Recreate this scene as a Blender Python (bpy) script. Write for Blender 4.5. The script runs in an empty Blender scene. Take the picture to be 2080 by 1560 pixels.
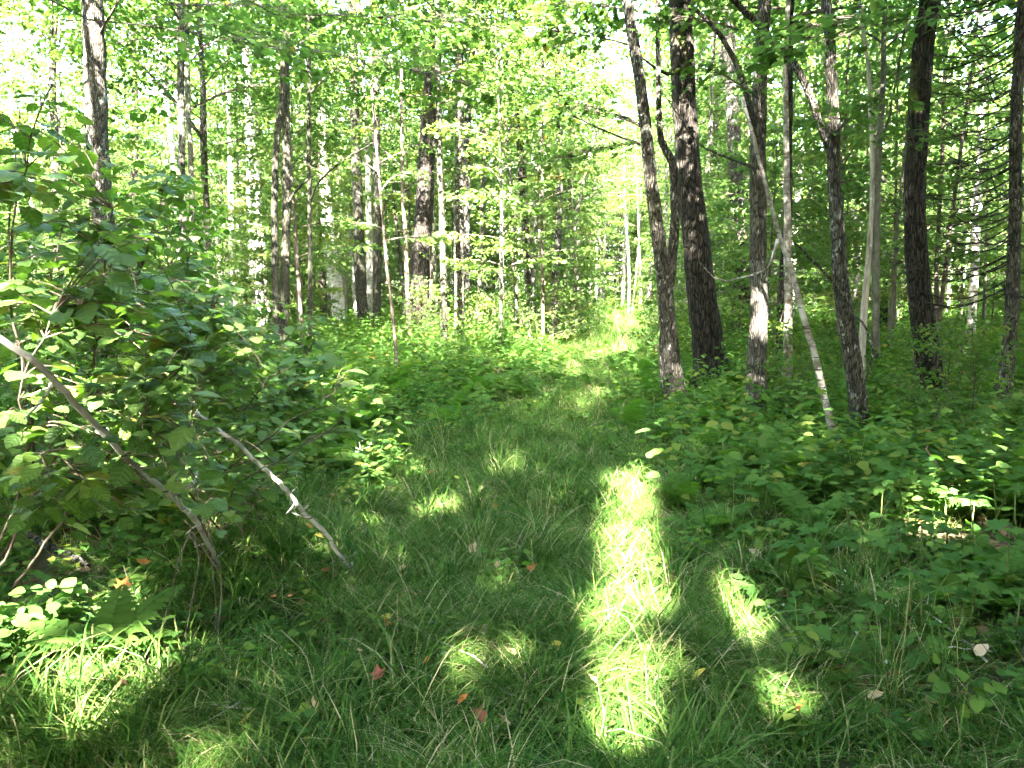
import bpy, math, random
import numpy as np
from mathutils import Matrix, Vector

# ------------------------------------------------------------------ camera, sky, sun, exposure
SC = bpy.context.scene
COL = SC.collection
W, HH, F = 2080.0, 1560.0, 1600.0
HOR = 605.0
CAMZ = 1.5
PITCH = math.atan((HH / 2 - HOR) / F)

cam_d = bpy.data.cameras.new('camera')
cam = bpy.data.objects.new('camera', cam_d)
COL.objects.link(cam)
cam.location = (0, 0, CAMZ)
cam.rotation_euler = (math.pi / 2 - PITCH, 0, 0)
cam_d.sensor_width = 36.0
cam_d.lens = 36.0 * F / W
cam_d.clip_start = 0.05
cam_d.clip_end = 2000
SC.camera = cam

SUN_EL = math.radians(38)
SUN_AZ = math.radians(9)          # light travels forward and a little to the right
LDIR = np.array([math.sin(SUN_AZ) * math.cos(SUN_EL), math.cos(SUN_AZ) * math.cos(SUN_EL), -math.sin(SUN_EL)])

world = bpy.data.worlds.new('World')
SC.world = world
world.use_nodes = True
wn = world.node_tree
wn.nodes.clear()
sky = wn.nodes.new('ShaderNodeTexSky')
sky.sky_type = 'NISHITA'
sky.sun_disc = False
sky.sun_elevation = SUN_EL
sky.sun_rotation = math.radians(180) + SUN_AZ
sky.dust_density = 2.5
bg = wn.nodes.new('ShaderNodeBackground')
bg.inputs['Strength'].default_value = 0.12
wo = wn.nodes.new('ShaderNodeOutputWorld')
wn.links.new(sky.outputs[0], bg.inputs[0])
wn.links.new(bg.outputs[0], wo.inputs[0])

sd = bpy.data.lights.new('sun', 'SUN')
sd.energy = 5.0
sd.angle = math.radians(0.53)
sd.color = (1.0, 0.95, 0.86)
so = bpy.data.objects.new('sun', sd)
COL.objects.link(so)
so.rotation_euler = Vector(LDIR).to_track_quat('-Z', 'Y').to_euler()
so.location = (-3, -20, 25)

vs = SC.view_settings
vs.view_transform = 'Standard'
vs.look = 'None'
vs.exposure = 5.85
vs.gamma = 1.0
vs.use_curve_mapping = False

cy = SC.cycles
cy.use_denoising = True
try:
    cy.denoiser = 'OPENIMAGEDENOISE'
except Exception:
    pass
cy.use_adaptive_sampling = True
cy.adaptive_threshold = 0.03
cy.max_bounces = 5
cy.diffuse_bounces = 4
cy.glossy_bounces = 1
cy.transmission_bounces = 4
cy.transparent_max_bounces = 4
cy.sample_clamp_indirect = 8
cy.caustics_reflective = False
cy.caustics_refractive = False

rng = np.random.default_rng(11)
random.seed(5)

# ------------------------------------------------------------------ pixel helpers
cp, sp = math.cos(PITCH), math.sin(PITCH)

def ray(u, v):
    xc, yc = (u - W / 2) / F, -(v - HH / 2) / F
    return np.array([xc, cp + yc * sp, -sp + yc * cp])

def at_y(u, v, Y):
    d = ray(u, v)
    return np.array([0, 0, CAMZ]) + d * (Y / d[1])

def gz(x, y):
    x = np.asarray(x, float); y = np.asarray(y, float)
    side = np.clip((np.abs(x - pathx(y)) - 1.6) / 4.0, 0, 1)
    return (0.035 * np.sin(x * 1.3 + 0.4) * np.cos(y * 0.9) + 0.03 * np.sin(y * 0.37 + x * 0.21)
            + 0.10 * side * (0.6 + 0.4 * np.sin(x * 0.5 + y * 0.23)))

def pathx(y):
    y = np.asarray(y, float)
    return np.interp(y, [-30, 0, 4, 8, 15, 24, 34, 45, 58, 75, 120], [-1.2, -0.2, 0.05, 0.25, 1.4, 3.3, 4.9, 6.0, 5.6, 2.0, -12.0])

def at_ground(u, v):
    d = ray(u, v)
    z = 0.0
    for _ in range(4):
        t = (z - CAMZ) / d[2]
        p = np.array([0, 0, CAMZ]) + d * t
        z = float(gz(p[0], p[1]))
    p[2] = z
    return p

def project(P):
    P = np.atleast_2d(P)
    q = P - np.array([0, 0, CAMZ])
    fz = q[:, 1] * cp - q[:, 2] * sp
    uy = q[:, 1] * sp + q[:, 2] * cp
    fz = np.where(np.abs(fz) < 1e-6, 1e-6, fz)
    return W / 2 + F * q[:, 0] / fz, HH / 2 - F * uy / fz, fz

# ------------------------------------------------------------------ sunlit places: openings in the leaf roof follow these
LIT = []      # (point, radius)
def lit_strip(pts, step=0.11):
    for (u0, v0, w0), (u1, v1, w1) in zip(pts[:-1], pts[1:]):
        a, b = at_ground(u0, v0), at_ground(u1, v1)
        n = max(1, int(np.linalg.norm(b - a) / step))
        for k in range(n + 1):
            t = k / n
            p = a + (b - a) * t
            wpx = w0 + (w1 - w0) * t
            LIT.append((p + np.array([0, 0, 0.12]), 0.85 * wpx / 2 / F * p[1]))
lit_strip([(1266, 1505, 90), (1266, 1425, 100)])
lit_strip([(1240, 1330, 55), (1242, 1300, 60), (1288, 1262, 90), (1275, 1150, 115), (1283, 1080, 100), (1290, 1000, 84)])
lit_strip([(190, 1420, 60), (290, 1400, 60)])
lit_strip([(1500, 1330, 45), (1460, 1240, 40)])
lit_strip([(780, 965, 80), (830, 975, 50)])
lit_strip([(1045, 975, 60), (1070, 970, 50)])
lit_strip([(1210, 728, 50), (1275, 716, 60)])
lit_strip([(1230, 672, 60), (1320, 668, 60)])
lit_strip([(845, 1062, 30), (900, 1062, 30)])
lit_strip([(930, 1395, 35), (900, 1420, 30)])
lit_strip([(1570, 1470, 30), (1580, 1480, 30)])
def lit_at(u, v, Y, r):
    LIT.append((at_y(u, v, Y), r))
for a in [(1690, 225, 8.1, .14), (1690, 190, 8.1, .12), (1548, 660, 10.4, .12), (1545, 600, 10.4, .10), (1500, 430, 22, .30), (1502, 480, 22, .28),
          (1504, 520, 22, .22), (860, 495, 24, .25), (868, 375, 24, .22), (852, 600, 24, .25), (182, 180, 13, .2), (180, 100, 13, .25), (188, 230, 13, .15),
          (372, 230, 16, .18), (374, 255, 16, .15), (1900, 1080, 5.2, .16), (1860, 1100, 5.1, .12), (1915, 1010, 5.4, .12), (220, 1290, 3.4, .10),
          (200, 865, 2.4, .05), (80, 755, 2.2, .06), (320, 990, 2.8, .07), (270, 945, 2.6, .03), (600, 1010, 3.7, .05), (660, 1070, 3.8, .03), (430, 990, 3.6, .05), (1990, 900, 7, .08)]:
    lit_at(*a)
gl_ = np.random.default_rng(17)
for _ in range(34):
    u_, v_ = gl_.uniform(60, 2040), 860 + 660 * gl_.uniform() ** 1.3
    p_ = at_ground(u_, v_)
    LIT.append((p_ + np.array([0, 0, .15]), gl_.uniform(-.06, .02)))
for _ in range(55):
    LIT.append((at_y(gl_.uniform(0, 620), gl_.uniform(330, 1080), gl_.uniform(2.1, 5.2)), gl_.uniform(-.075, .0)))
for _ in range(26):
    LIT.append((at_y(gl_.uniform(1400, 2060), gl_.uniform(760, 1150), gl_.uniform(5, 9)), gl_.uniform(-.07, 0)))
LC = np.array([c for c, r in LIT]); LR = np.array([r for c, r in LIT])

def carve(P, pad=0.11):
    """mask of leaves that would stand between the sun and a sunlit place"""
    keep = np.ones(len(P), bool)
    jit = np.random.default_rng(len(P)).uniform(.62, 1.25, len(P))
    for c, r in zip(LC, LR):
        q = P - c
        t = -(q @ LDIR)
        d2 = (q * q).sum(1) - t * t
        keep &= ~((t > 0.7) & (d2 < ((r + pad) * jit) ** 2))
    return keep

# ------------------------------------------------------------------ mesh helpers
def new_mesh(name, V, Fs, mat=None, tint=None, smooth=True):
    V = np.ascontiguousarray(V, np.float32)
    if isinstance(Fs, np.ndarray):
        Fs = [Fs]
    Fs = [np.asarray(f, np.int32) for f in Fs if len(f)]
    me = bpy.data.meshes.new(name)
    me.vertices.add(len(V))
    me.vertices.foreach_set('co', V.ravel())
    loops = np.concatenate([f.ravel() for f in Fs])
    tot = np.concatenate([np.full(len(f), f.shape[1], np.int32) for f in Fs])
    start = np.concatenate([[0], np.cumsum(tot)[:-1]]).astype(np.int32)
    me.loops.add(len(loops))
    me.loops.foreach_set('vertex_index', loops)
    me.polygons.add(len(tot))
    me.polygons.foreach_set('loop_start', start)
    if tint is not None:
        at = me.attributes.new('tint', 'FLOAT', 'POINT')
        at.data.foreach_set('value', np.ascontiguousarray(tint, np.float32))
    me.update(calc_edges=True)
    me.polygons.foreach_set('use_smooth', np.full(len(tot), smooth))
    if mat:
        me.materials.append(mat)
    return me

def leaf_coords(me, co):
    a = me.attributes.new('leafco', 'FLOAT_VECTOR', 'POINT')
    a.data.foreach_set('vector', np.ascontiguousarray(co, np.float32).ravel())
    return me

def obj(name, me, parent=None, loc=None):
    o = bpy.data.objects.new(name, me)
    COL.objects.link(o)
    if parent is not None:
        o.parent = parent
    if loc is not None:
        o.location = loc
    return o

def tag(o, label=None, cat=None, group=None, kind=None):
    if label: o['label'] = label
    if cat: o['category'] = cat
    if group: o['group'] = group
    if kind: o['kind'] = kind
    return o

def thing(name, label, cat, loc, group=None, rz=0.0):
    o = bpy.data.objects.new(name, None)
    COL.objects.link(o)
    o.empty_display_size = 0.1
    o.location = loc
    o.rotation_euler = (0, 0, rz)
    return tag(o, label, cat, group)

def copy_tree(root, loc, rz, s=1.0, label=None, group=None, tilt=(0, 0)):
    r = root.copy(); COL.objects.link(r)
    r.location = loc; r.rotation_euler = (tilt[0], tilt[1], rz); r.scale = (s, s, s)
    if label: r['label'] = label
    if group: r['group'] = group
    for ch in root.children:
        c = ch.copy(); COL.objects.link(c); c.parent = r
    return r

def norm(a):
    return a / np.maximum(np.linalg.norm(a, axis=-1, keepdims=True), 1e-9)

class Geo:
    def __init__(self):
        self.V = []; self.Q = []; self.T = []; self.t = []; self.n = 0
    def add(self, V, Fq=None, Ft=None, tint=0.5):
        self.V.append(V)
        if Fq is not None and len(Fq): self.Q.append(np.asarray(Fq) + self.n)
        if Ft is not None and len(Ft): self.T.append(np.asarray(Ft) + self.n)
        self.t.append(np.full(len(V), tint) if np.isscalar(tint) else tint)
        self.n += len(V)
    def mesh(self, name, mat, smooth=True):
        Fs = []
        if self.Q: Fs.append(np.concatenate(self.Q))
        if self.T: Fs.append(np.concatenate(self.T))
        return new_mesh(name, np.concatenate(self.V), Fs, mat, np.concatenate(self.t), smooth)

def smooth_line(pts, n):
    """Catmull-Rom through rows of pts (any width), n samples"""
    P = np.asarray(pts, float)
    if len(P) == 2:
        t = np.linspace(0, 1, n)[:, None]
        return P[0] * (1 - t) + P[1] * t
    Q = np.vstack([2 * P[0] - P[1], P, 2 * P[-1] - P[-2]])
    seg = np.linalg.norm(np.diff(P[:, :3], axis=0), axis=1)
    cum = np.concatenate([[0], np.cumsum(seg)])
    s = np.linspace(0, cum[-1], n)
    i = np.clip(np.searchsorted(cum, s, 'right') - 1, 0, len(P) - 2)
    t = ((s - cum[i]) / np.maximum(seg[i], 1e-9))[:, None]
    p0, p1, p2, p3 = Q[i], Q[i + 1], Q[i + 2], Q[i + 3]
    return 0.5 * (2 * p1 + (p2 - p0) * t + (2 * p0 - 5 * p1 + 4 * p2 - p3) * t ** 2 + (3 * p1 - p0 - 3 * p2 + p3) * t ** 3)

def tube(P, R, sides=8, rough=0.0, seed=0, cap=True):
    P = np.asarray(P, float); R = np.asarray(R, float)
    n = len(P)
    T = norm(np.gradient(P, axis=0))
    ref = np.array([0.0, 1.0, 0.0]) if abs(T[:, 1]).mean() < 0.75 else np.array([1.0, 0.0, 0.0])
    A = norm(np.cross(T, ref)); B = np.cross(T, A)
    th = np.linspace(0, 2 * math.pi, sides, endpoint=False)
    rr = np.ones((n, sides))
    if rough > 0:
        g = np.random.default_rng(abs(int(seed)) + 3)
        L = np.concatenate([[0], np.cumsum(np.linalg.norm(np.diff(P, axis=0), axis=1))])
        for k in (2, 3, 5, 7, 9):
            ph = g.uniform(0, 6.28, 2)
            rr += rough * g.uniform(.4, 1) / math.sqrt(k) * np.sin(k * th[None] + ph[0] + g.uniform(.5, 2.0) * np.sin(L[:, None] * g.uniform(.6, 2.2) + ph[1]))
        for k in range(5):
            rr += (rough * 0.5 * np.sin(L * g.uniform(1.5, 11) + g.uniform(0, 6.28)))[:, None] * np.cos(th[None] - g.uniform(0, 6.28))
        rr += g.normal(0, rough * 0.35, rr.shape)
    V = P[:, None] + (A[:, None] * np.cos(th)[None, :, None] + B[:, None] * np.sin(th)[None, :, None]) * (R[:, None] * rr)[..., None]
    V = V.reshape(-1, 3)
    i = np.arange(n - 1)[:, None] * sides; j = np.arange(sides)[None]; j2 = (j + 1) % sides
    Q = np.stack([i + j, i + j2, i + sides + j2, i + sides + j], -1).reshape(-1, 4)
    tris = []
    if cap:
        V = np.vstack([V, P[-1], P[0]])
        e = (n - 1) * sides
        tris = [[e + k, e + (k + 1) % sides, n * sides] for k in range(sides)] + [[(k + 1) % sides, k, n * sides + 1] for k in range(sides)]
    return V, Q, np.array(tris, int).reshape(-1, 3)

# ------------------------------------------------------------------ leaf shapes (x across, y from stalk to tip, z up)
def leaf_diamond():
    V = np.array([[0, 0, 0], [.40, .42, .07], [0, 1, -.10], [-.40, .42, .07]])
    return V, np.array([[0, 1, 2], [0, 2, 3]])

def leaf_fan(outline, zf, center=(0, .42, 0)):
    o = np.array(outline, float)
    V = np.vstack([[center], np.c_[o, np.zeros(len(o))]])
    V[:, 2] = [zf(x, y) for x, y in V[:, :2]]
    n = len(o)
    return V, np.array([[0, k + 1, (k + 1) % n + 1] for k in range(n)])

def leaf_maple(s=1):
    h = [(0, 0), (.20, -.06), (.48, .10), (.32, .30), (.56, .55), (.24, .58), (0, 1.0)]
    o = h + [(-x, y) for x, y in h[-2:0:-1]]
    return leaf_fan(o, lambda x, y: .10 * abs(x) - .10 * y * y)

def leaf_ovate(k=5):
    ys = np.linspace(0, 1, k + 2)
    wd = lambda y: .40 * math.sin(math.pi * y ** .75) ** .85 if 0 < y < 1 else 0
    h = [(0, 0)] + [(wd(y), y) for y in ys[1:-1]] + [(0, 1.0)]
    o = h + [(-x, y) for x, y in h[-2:0:-1]]
    return leaf_fan(o, lambda x, y: .16 * abs(x) - .14 * y * y)

def leaf_hazel(seed):
    """toothed broad oval with heart base, pointed tip, folded along midrib and drooping"""
    g = np.random.default_rng(seed)
    n = 11
    mid = []; right = []; left = []
    fold = g.uniform(.06, .20); droop = g.uniform(.05, .30); twist = g.uniform(-.15, .15)
    for k in range(n):
        y = k / (n - 1)
        w = .44 * (math.sin(math.pi * min(1, (y * .93 + .07)) ** .8)) ** .75 if y < .999 else 0.0
        tooth = (.035 if k % 2 else -.02) if 0 < k < n - 1 else 0
        yy = y - (.05 if k == 0 else 0) + .0
        mid.append((0, yy, 0)); right.append((w + tooth, yy + .04 * (w > 0), 0)); left.append((-(w + tooth) * g.uniform(.9, 1.05), yy + .04 * (w > 0), 0))
    right[0] = (.20, -.10, 0); left[0] = (-.20, -.10, 0)
    mid[0] = (0, 0, 0)
    V = np.array(mid[:-1] + [(0, 1.06, 0)] + right[:-1] + left[:-1])
    rip = .02 * np.sin(V[:, 1] * 34) * (np.abs(V[:, 0]) * 2.2)
    V[:, 2] = fold * np.abs(V[:, 0]) - droop * V[:, 1] ** 2 + twist * V[:, 0] * V[:, 1] + rip
    T = []
    m = n - 1
    for k in range(m):
        a, b = k, k + 1
        r0 = n + k; r1 = n + k + 1 if k + 1 < m else None
        l0 = n + m + k; l1 = n + m + k + 1 if k + 1 < m else None
        T.append((a, r0, b))
        if r1 is not None: T.append((r0, r1, b))
        T.append((a, b, l0))
        if l1 is not None: T.append((l0, b, l1))
    return V, np.array(T)

def leaf_maple2():
    h = [(0, 0), (.10, -.07), (.38, -.03), (.29, .13), (.60, .36), (.43, .43), (.40, .58), (.19, .49), (.24, .72), (.10, .80), (0, 1.02)]
    return leaf_fan(h + [(-x * .96, y) for x, y in h[-2:0:-1]], lambda x, y: .16 * abs(x) - .16 * y * y - .10 * x * x * 2, (0, .28, .02))
MAPLE2 = leaf_maple2()
DIAMOND, MAPLE, OVATE = leaf_diamond(), leaf_maple(), leaf_ovate()

def scatter(tmpl, P, D, N, S, tint):
    """copies of a leaf: P place, D direction stalk to tip, N up side, S length"""
    TV, TF = tmpl
    D = norm(D); X = norm(np.cross(D, N)); N = np.cross(X, D)
    k = len(TV)
    V = (P[:, None] + (X[:, None] * TV[None, :, 0:1] + D[:, None] * TV[None, :, 1:2] + N[:, None] * TV[None, :, 2:3]) * S[:, None, None]).reshape(-1, 3)
    Ff = (TF[None] + (np.arange(len(P)) * k)[:, None, None]).reshape(-1, 3)
    return V, Ff, np.repeat(tint, k)

# ------------------------------------------------------------------ materials
def mat_new(name):
    m = bpy.data.materials.new(name)
    m.use_nodes = True
    m.node_tree.nodes.clear()
    return m, m.node_tree.nodes, m.node_tree.links

def ramp(nd, stops):
    r = nd.new('ShaderNodeValToRGB')
    e = r.color_ramp.elements
    while len(e) > 1: e.remove(e[-1])
    e[0].position = stops[0][0]; e[0].color = (*stops[0][1], 1)
    for p, c in stops[1:]:
        x = e.new(p); x.color = (*c, 1)
    return r

def leaf_material(name, stops, trans=0.45, tcol=(1.25, 1.45, .55), gloss=0.05, rough=.42, obj_rand=.25, veins=False):
    m, nd, lk = mat_new(name)
    at = nd.new('ShaderNodeAttribute'); at.attribute_name = 'tint'
    oi = nd.new('ShaderNodeObjectInfo')
    ma = nd.new('ShaderNodeMath'); ma.operation = 'MULTIPLY_ADD'
    lk.new(oi.outputs['Random'], ma.inputs[0]); ma.inputs[1].default_value = obj_rand; ma.inputs[2].default_value = -obj_rand / 2
    ad = nd.new('ShaderNodeMath'); ad.operation = 'ADD'; ad.use_clamp = True
    lk.new(at.outputs['Fac'], ad.inputs[0]); lk.new(ma.outputs[0], ad.inputs[1])
    cr = ramp(nd, stops); lk.new(ad.outputs[0], cr.inputs[0])
    df = nd.new('ShaderNodeBsdfDiffuse')
    base = cr.outputs[0]
    nrm = None
    if veins:
        lc = nd.new('ShaderNodeAttribute'); lc.attribute_name = 'leafco'
        sx = nd.new('ShaderNodeSeparateXYZ'); lk.new(lc.outputs['Vector'], sx.inputs[0])
        def mth(op, a, b=None):
            x = nd.new('ShaderNodeMath'); x.operation = op
            for i, q in enumerate((a, b)):
                if q is None: continue
                if isinstance(q, (int, float)): x.inputs[i].default_value = q
                else: lk.new(q, x.inputs[i])
            return x.outputs[0]
        ax = mth('ABSOLUTE', sx.outputs[0])
        fr = mth('PINGPONG', mth('MULTIPLY', mth('SUBTRACT', sx.outputs[1], mth('MULTIPLY', ax, .75)), 9.0), 1.0)
        side = mth('GREATER_THAN', fr, .80)
        vein = mth('MAXIMUM', side, mth('LESS_THAN', ax, .018))
        nz = nd.new('ShaderNodeTexNoise'); nz.inputs['Scale'].default_value = 5; lk.new(lc.outputs['Vector'], nz.inputs['Vector'])
        vm = nd.new('ShaderNodeMix'); vm.data_type = 'RGBA'; lk.new(mth('MULTIPLY', vein, .45), vm.inputs[0]); lk.new(base, vm.inputs[6]); vm.inputs[7].default_value = (.14, .21, .07, 1)
        vb = nd.new('ShaderNodeMix'); vb.data_type = 'RGBA'; vb.blend_type = 'MULTIPLY'; vb.inputs[0].default_value = .5; lk.new(vm.outputs[2], vb.inputs[6]); lk.new(nz.outputs[0], vb.inputs[7])
        base = vm.outputs[2]
        bpn = nd.new('ShaderNodeBump'); bpn.inputs['Strength'].default_value = .5; bpn.inputs['Distance'].default_value = .004
        lk.new(fr, bpn.inputs['Height']); nrm = bpn.outputs[0]; lk.new(nrm, df.inputs['Normal'])
    lk.new(base, df.inputs[0])
    mu = nd.new('ShaderNodeMix'); mu.data_type = 'RGBA'; mu.blend_type = 'MULTIPLY'; mu.inputs[0].default_value = 1
    lk.new(base, mu.inputs[6]); mu.inputs[7].default_value = (*tcol, 1)
    tr = nd.new('ShaderNodeBsdfTranslucent'); lk.new(mu.outputs[2], tr.inputs[0])
    mx = nd.new('ShaderNodeMixShader'); mx.inputs[0].default_value = trans
    lk.new(df.outputs[0], mx.inputs[1]); lk.new(tr.outputs[0], mx.inputs[2])
    out = nd.new('ShaderNodeOutputMaterial')
    if gloss > 0:
        gl = nd.new('ShaderNodeBsdfGlossy'); gl.inputs['Roughness'].default_value = rough
        if nrm is not None: lk.new(nrm, gl.inputs['Normal'])
        lw = nd.new('ShaderNodeLayerWeight'); lw.inputs[0].default_value = .2
        mm = nd.new('ShaderNodeMath'); mm.operation = 'MULTIPLY_ADD'; lk.new(lw.outputs['Fresnel'], mm.inputs[0]); mm.inputs[1].default_value = .22; mm.inputs[2].default_value = gloss * .5
        m2 = nd.new('ShaderNodeMixShader'); lk.new(mm.outputs[0], m2.inputs[0]); lk.new(mx.outputs[0], m2.inputs[1]); lk.new(gl.outputs[0], m2.inputs[2])
        lk.new(m2.outputs[0], out.inputs[0])
    else:
        lk.new(mx.outputs[0], out.inputs[0])
    return m

M = {}
M['maple'] = leaf_material('maple_leaf', [(0, (.040, .080, .022)), (.45, (.065, .12, .030)), (.85, (.10, .158, .038)), (.97, (.15, .175, .042)), (1, (.28, .19, .04))], .5, (1.25, 1.4, .7), 0)
M['far_leaf'] = leaf_material('wood_leaf', [(0, (.050, .092, .026)), (.5, (.082, .138, .038)), (.9, (.122, .17, .046)), (1, (.19, .19, .055))], .5, (1.25, 1.35, .8), 0)  # greens paled, so background haze and flare sit in the leaf colour
M['hazel'] = leaf_material('hazel_leaf', [(0, (.045, .10, .020)), (.35, (.075, .145, .026)), (.7, (.11, .18, .030)), (.95, (.135, .19, .035)), (1, (.22, .20, .04))], .42, (1.35, 1.6, .4), .025, .4, .8, True)
M['herb'] = leaf_material('herb_leaf', [(0, (.036, .085, .022)), (.5, (.06, .125, .028)), (.9, (.10, .165, .032)), (1, (.15, .175, .036))], .4, (1.3, 1.5, .5), 0, .45, .5)
M['fern'] = leaf_material('fern_leaf', [(0, (.05, .11, .022)), (1, (.085, .16, .032))], .45, (1.3, 1.5, .5), 0, .5, .5)
M['grass'] = leaf_material('grass_blade', [(0, (.020, .055, .013)), (.4, (.054, .118, .021)), (.80, (.120, .188, .040)), (.88, (.23, .215, .10)), (1, (.38, .32, .18))], .35, (1.15, 1.25, .9), 0, .35, .3)
M['straw'] = leaf_material('dry_grass', [(0, (.12, .15, .05)), (.5, (.26, .23, .10)), (1, (.42, .34, .18))], .3, (1.1, 1.0, .8), 0, .45, .3)
M['litter'] = leaf_material('fallen_leaf_brown', [(0, (.07, .035, .018)), (.5, (.14, .075, .035)), (1, (.24, .15, .08))], .2, (1.1, 1, .8), .0, .5, .9)
M['leaf_orange'] = leaf_material('fallen_leaf_orange', [(0, (.38, .13, .03)), (1, (.50, .20, .05))], .3, (1.1, 1, .8), .02, .5, .6)
M['leaf_yellow'] = leaf_material('fallen_leaf_yellow', [(0, (.50, .38, .05)), (1, (.62, .50, .10))], .3, (1.1, 1, .8), .02, .5, .6)
M['leaf_tan'] = leaf_material('fallen_leaf_tan', [(0, (.36, .24, .13)), (1, (.50, .36, .22))], .25, (1.1, 1, .8), .02, .5, .6)
M['leaf_red'] = leaf_material('fallen_leaf_red', [(0, (.22, .06, .04)), (1, (.30, .09, .06))], .25, (1.1, 1, .8), .02, .5, .6)
M['petal'] = leaf_material('white_petal', [(0, (.55, .58, .45)), (1, (.65, .68, .55))], .3, (1, 1, 1), 0)

def bark_material(name, c0, c1, c2, spot, spot_amt=.35, stretch=(9, 9, 1.6), moss=0.0, bands=False, bump=.6, scale=1.0, cracks=0):
    vor = None
    m, nd, lk = mat_new(name)
    tc = nd.new('ShaderNodeTexCoord')
    oi = nd.new('ShaderNodeObjectInfo')
    def mapping(sc):
        mp = nd.new('ShaderNodeMapping'); mp.inputs['Scale'].default_value = sc
        lk.new(tc.outputs['Object'], mp.inputs['Vector'])
        return mp
    def noise(sc, scale_, detail, rough=.6):
        mp = mapping(sc)
        n = nd.new('ShaderNodeTexNoise'); n.noise_dimensions = '4D'
        n.inputs['Scale'].default_value = scale_; n.inputs['Detail'].default_value = detail; n.inputs['Roughness'].default_value = rough
        mm = nd.new('ShaderNodeMath'); mm.operation = 'MULTIPLY'; mm.inputs[1].default_value = 40
        lk.new(oi.outputs['Random'], mm.inputs[0]); lk.new(mm.outputs[0], n.inputs['W'])
        lk.new(mp.outputs[0], n.inputs['Vector'])
        return n
    n1 = noise(stretch, 2.6 * scale, 6, .65)
    cr = ramp(nd, [(.36, c0), (.5, c1), (.64, c2)])
    lk.new(n1.outputs[0], cr.inputs[0])
    col = cr.outputs[0]
    def mixc(fac, a, bcol):
        x = nd.new('ShaderNodeMix'); x.data_type = 'RGBA'
        lk.new(fac, x.inputs[0]); lk.new(a, x.inputs[6]); x.inputs[7].default_value = (*bcol, 1)
        return x.outputs[2]
    def mask(n, lo, hi):
        r = nd.new('ShaderNodeMapRange'); r.clamp = True
        r.inputs[1].default_value = lo; r.inputs[2].default_value = hi
        lk.new(n.outputs[0], r.inputs[0]); return r.outputs[0]
    # pale lichen / peeling spots
    n2 = noise((1, 1, .6), 17 * scale, 3, .6)
    col = mixc(mask(n2, .68 - spot_amt * .25, .76 - spot_amt * .2), col, spot)
    n2b = noise((1, 1, .8), 3.1, 3, .6)
    col = mixc(mask(n2b, .60, .75), col, tuple(.55 * a + .45 * b for a, b in zip(c2, spot)))
    if cracks:
        mpv = mapping((cracks, cracks, cracks * .16))
        nzv = nd.new('ShaderNodeTexNoise'); nzv.inputs['Scale'].default_value = 9; lk.new(tc.outputs['Object'], nzv.inputs['Vector'])
        wv = nd.new('ShaderNodeMix'); wv.data_type = 'VECTOR'; wv.inputs[0].default_value = .25; lk.new(mpv.outputs[0], wv.inputs[4]); lk.new(nzv.outputs['Color'], wv.inputs[5])
        vo = nd.new('ShaderNodeTexVoronoi'); vo.feature = 'DISTANCE_TO_EDGE'; vo.inputs['Scale'].default_value = 1.0; lk.new(wv.outputs[1], vo.inputs['Vector'])
        mv = nd.new('ShaderNodeMapRange'); mv.inputs[1].default_value = .16; mv.inputs[2].default_value = .02; lk.new(vo.outputs['Distance'], mv.inputs[0])
        col = mixc(mv.outputs[0], col, tuple(.4 * x for x in c0))
        vor = vo
    if bands:
        n4 = noise((1.5, 1.5, 22), 2.4, 3, .55)
        col = mixc(mask(n4, .60, .66), col, (.045, .035, .03))
        n5 = noise((2, 2, 5), 2.2, 4, .6)
        col = mixc(mask(n5, .60, .70), col, (.10, .07, .045))
    if moss > 0:
        n3 = noise((1, 1, .5), 1.6, 5, .65)
        col = mixc(mask(n3, .66 - moss * .3, .78 - moss * .25), col, (.085, .10, .012))
    bs = nd.new('ShaderNodeBsdfPrincipled')
    bs.inputs['Roughness'].default_value = .9
    bs.inputs['Specular IOR Level'].default_value = .15
    lk.new(col, bs.inputs['Base Color'])
    bp = nd.new('ShaderNodeBump'); bp.inputs['Strength'].default_value = bump; bp.inputs['Distance'].default_value = .02
    hgt = n1.outputs[0]
    if vor is not None:
        mh = nd.new('ShaderNodeMapRange'); mh.inputs[1].default_value = 0; mh.inputs[2].default_value = .25; lk.new(vor.outputs['Distance'], mh.inputs[0])
        ah = nd.new('ShaderNodeMath'); ah.operation = 'ADD'; lk.new(mh.outputs[0], ah.inputs[0]); lk.new(n1.outputs[0], ah.inputs[1]); hgt = ah.outputs[0]
    lk.new(hgt, bp.inputs['Height']); lk.new(bp.outputs[0], bs.inputs['Normal'])
    out = nd.new('ShaderNodeOutputMaterial'); lk.new(bs.outputs[0], out.inputs[0])
    return m

M['b_dark'] = bark_material('dark_furrowed_bark', (.012, .010, .008), (.030, .025, .019), (.065, .055, .043), (.20, .19, .155), .12, (11, 11, 1.5), .28, bump=1.0, cracks=36)
M['b_grey'] = bark_material('grey_bark', (.04, .036, .029), (.078, .071, .057), (.13, .12, .098), (.30, .295, .25), .3, (8, 8, 2.2), .1, bump=.8, cracks=58)
M['b_smooth'] = bark_material('smooth_grey_green_bark', (.045, .042, .030), (.075, .071, .051), (.115, .108, .082), (.24, .24, .20), .12, (5, 5, 2.5), .0, bump=.25)
M['b_lichen'] = bark_material('lichen_spotted_bark', (.034, .029, .022), (.068, .060, .047), (.12, .11, .088), (.34, .34, .29), .5, (8, 8, 2.5), .12, bump=.9, cracks=62)
M['b_birch'] = bark_material('white_birch_bark', (.20, .18, .15), (.36, .33, .29), (.50, .47, .42), (.62, .6, .56), .4, (4, 4, 6), .0, bands=True, bump=.3)
M['b_ybirch'] = bark_material('grey_birch_bark', (.09, .075, .058), (.18, .16, .13), (.30, .28, .24), (.46, .44, .40), .5, (5, 5, 6), .06, bands=True, bump=.4)
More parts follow.
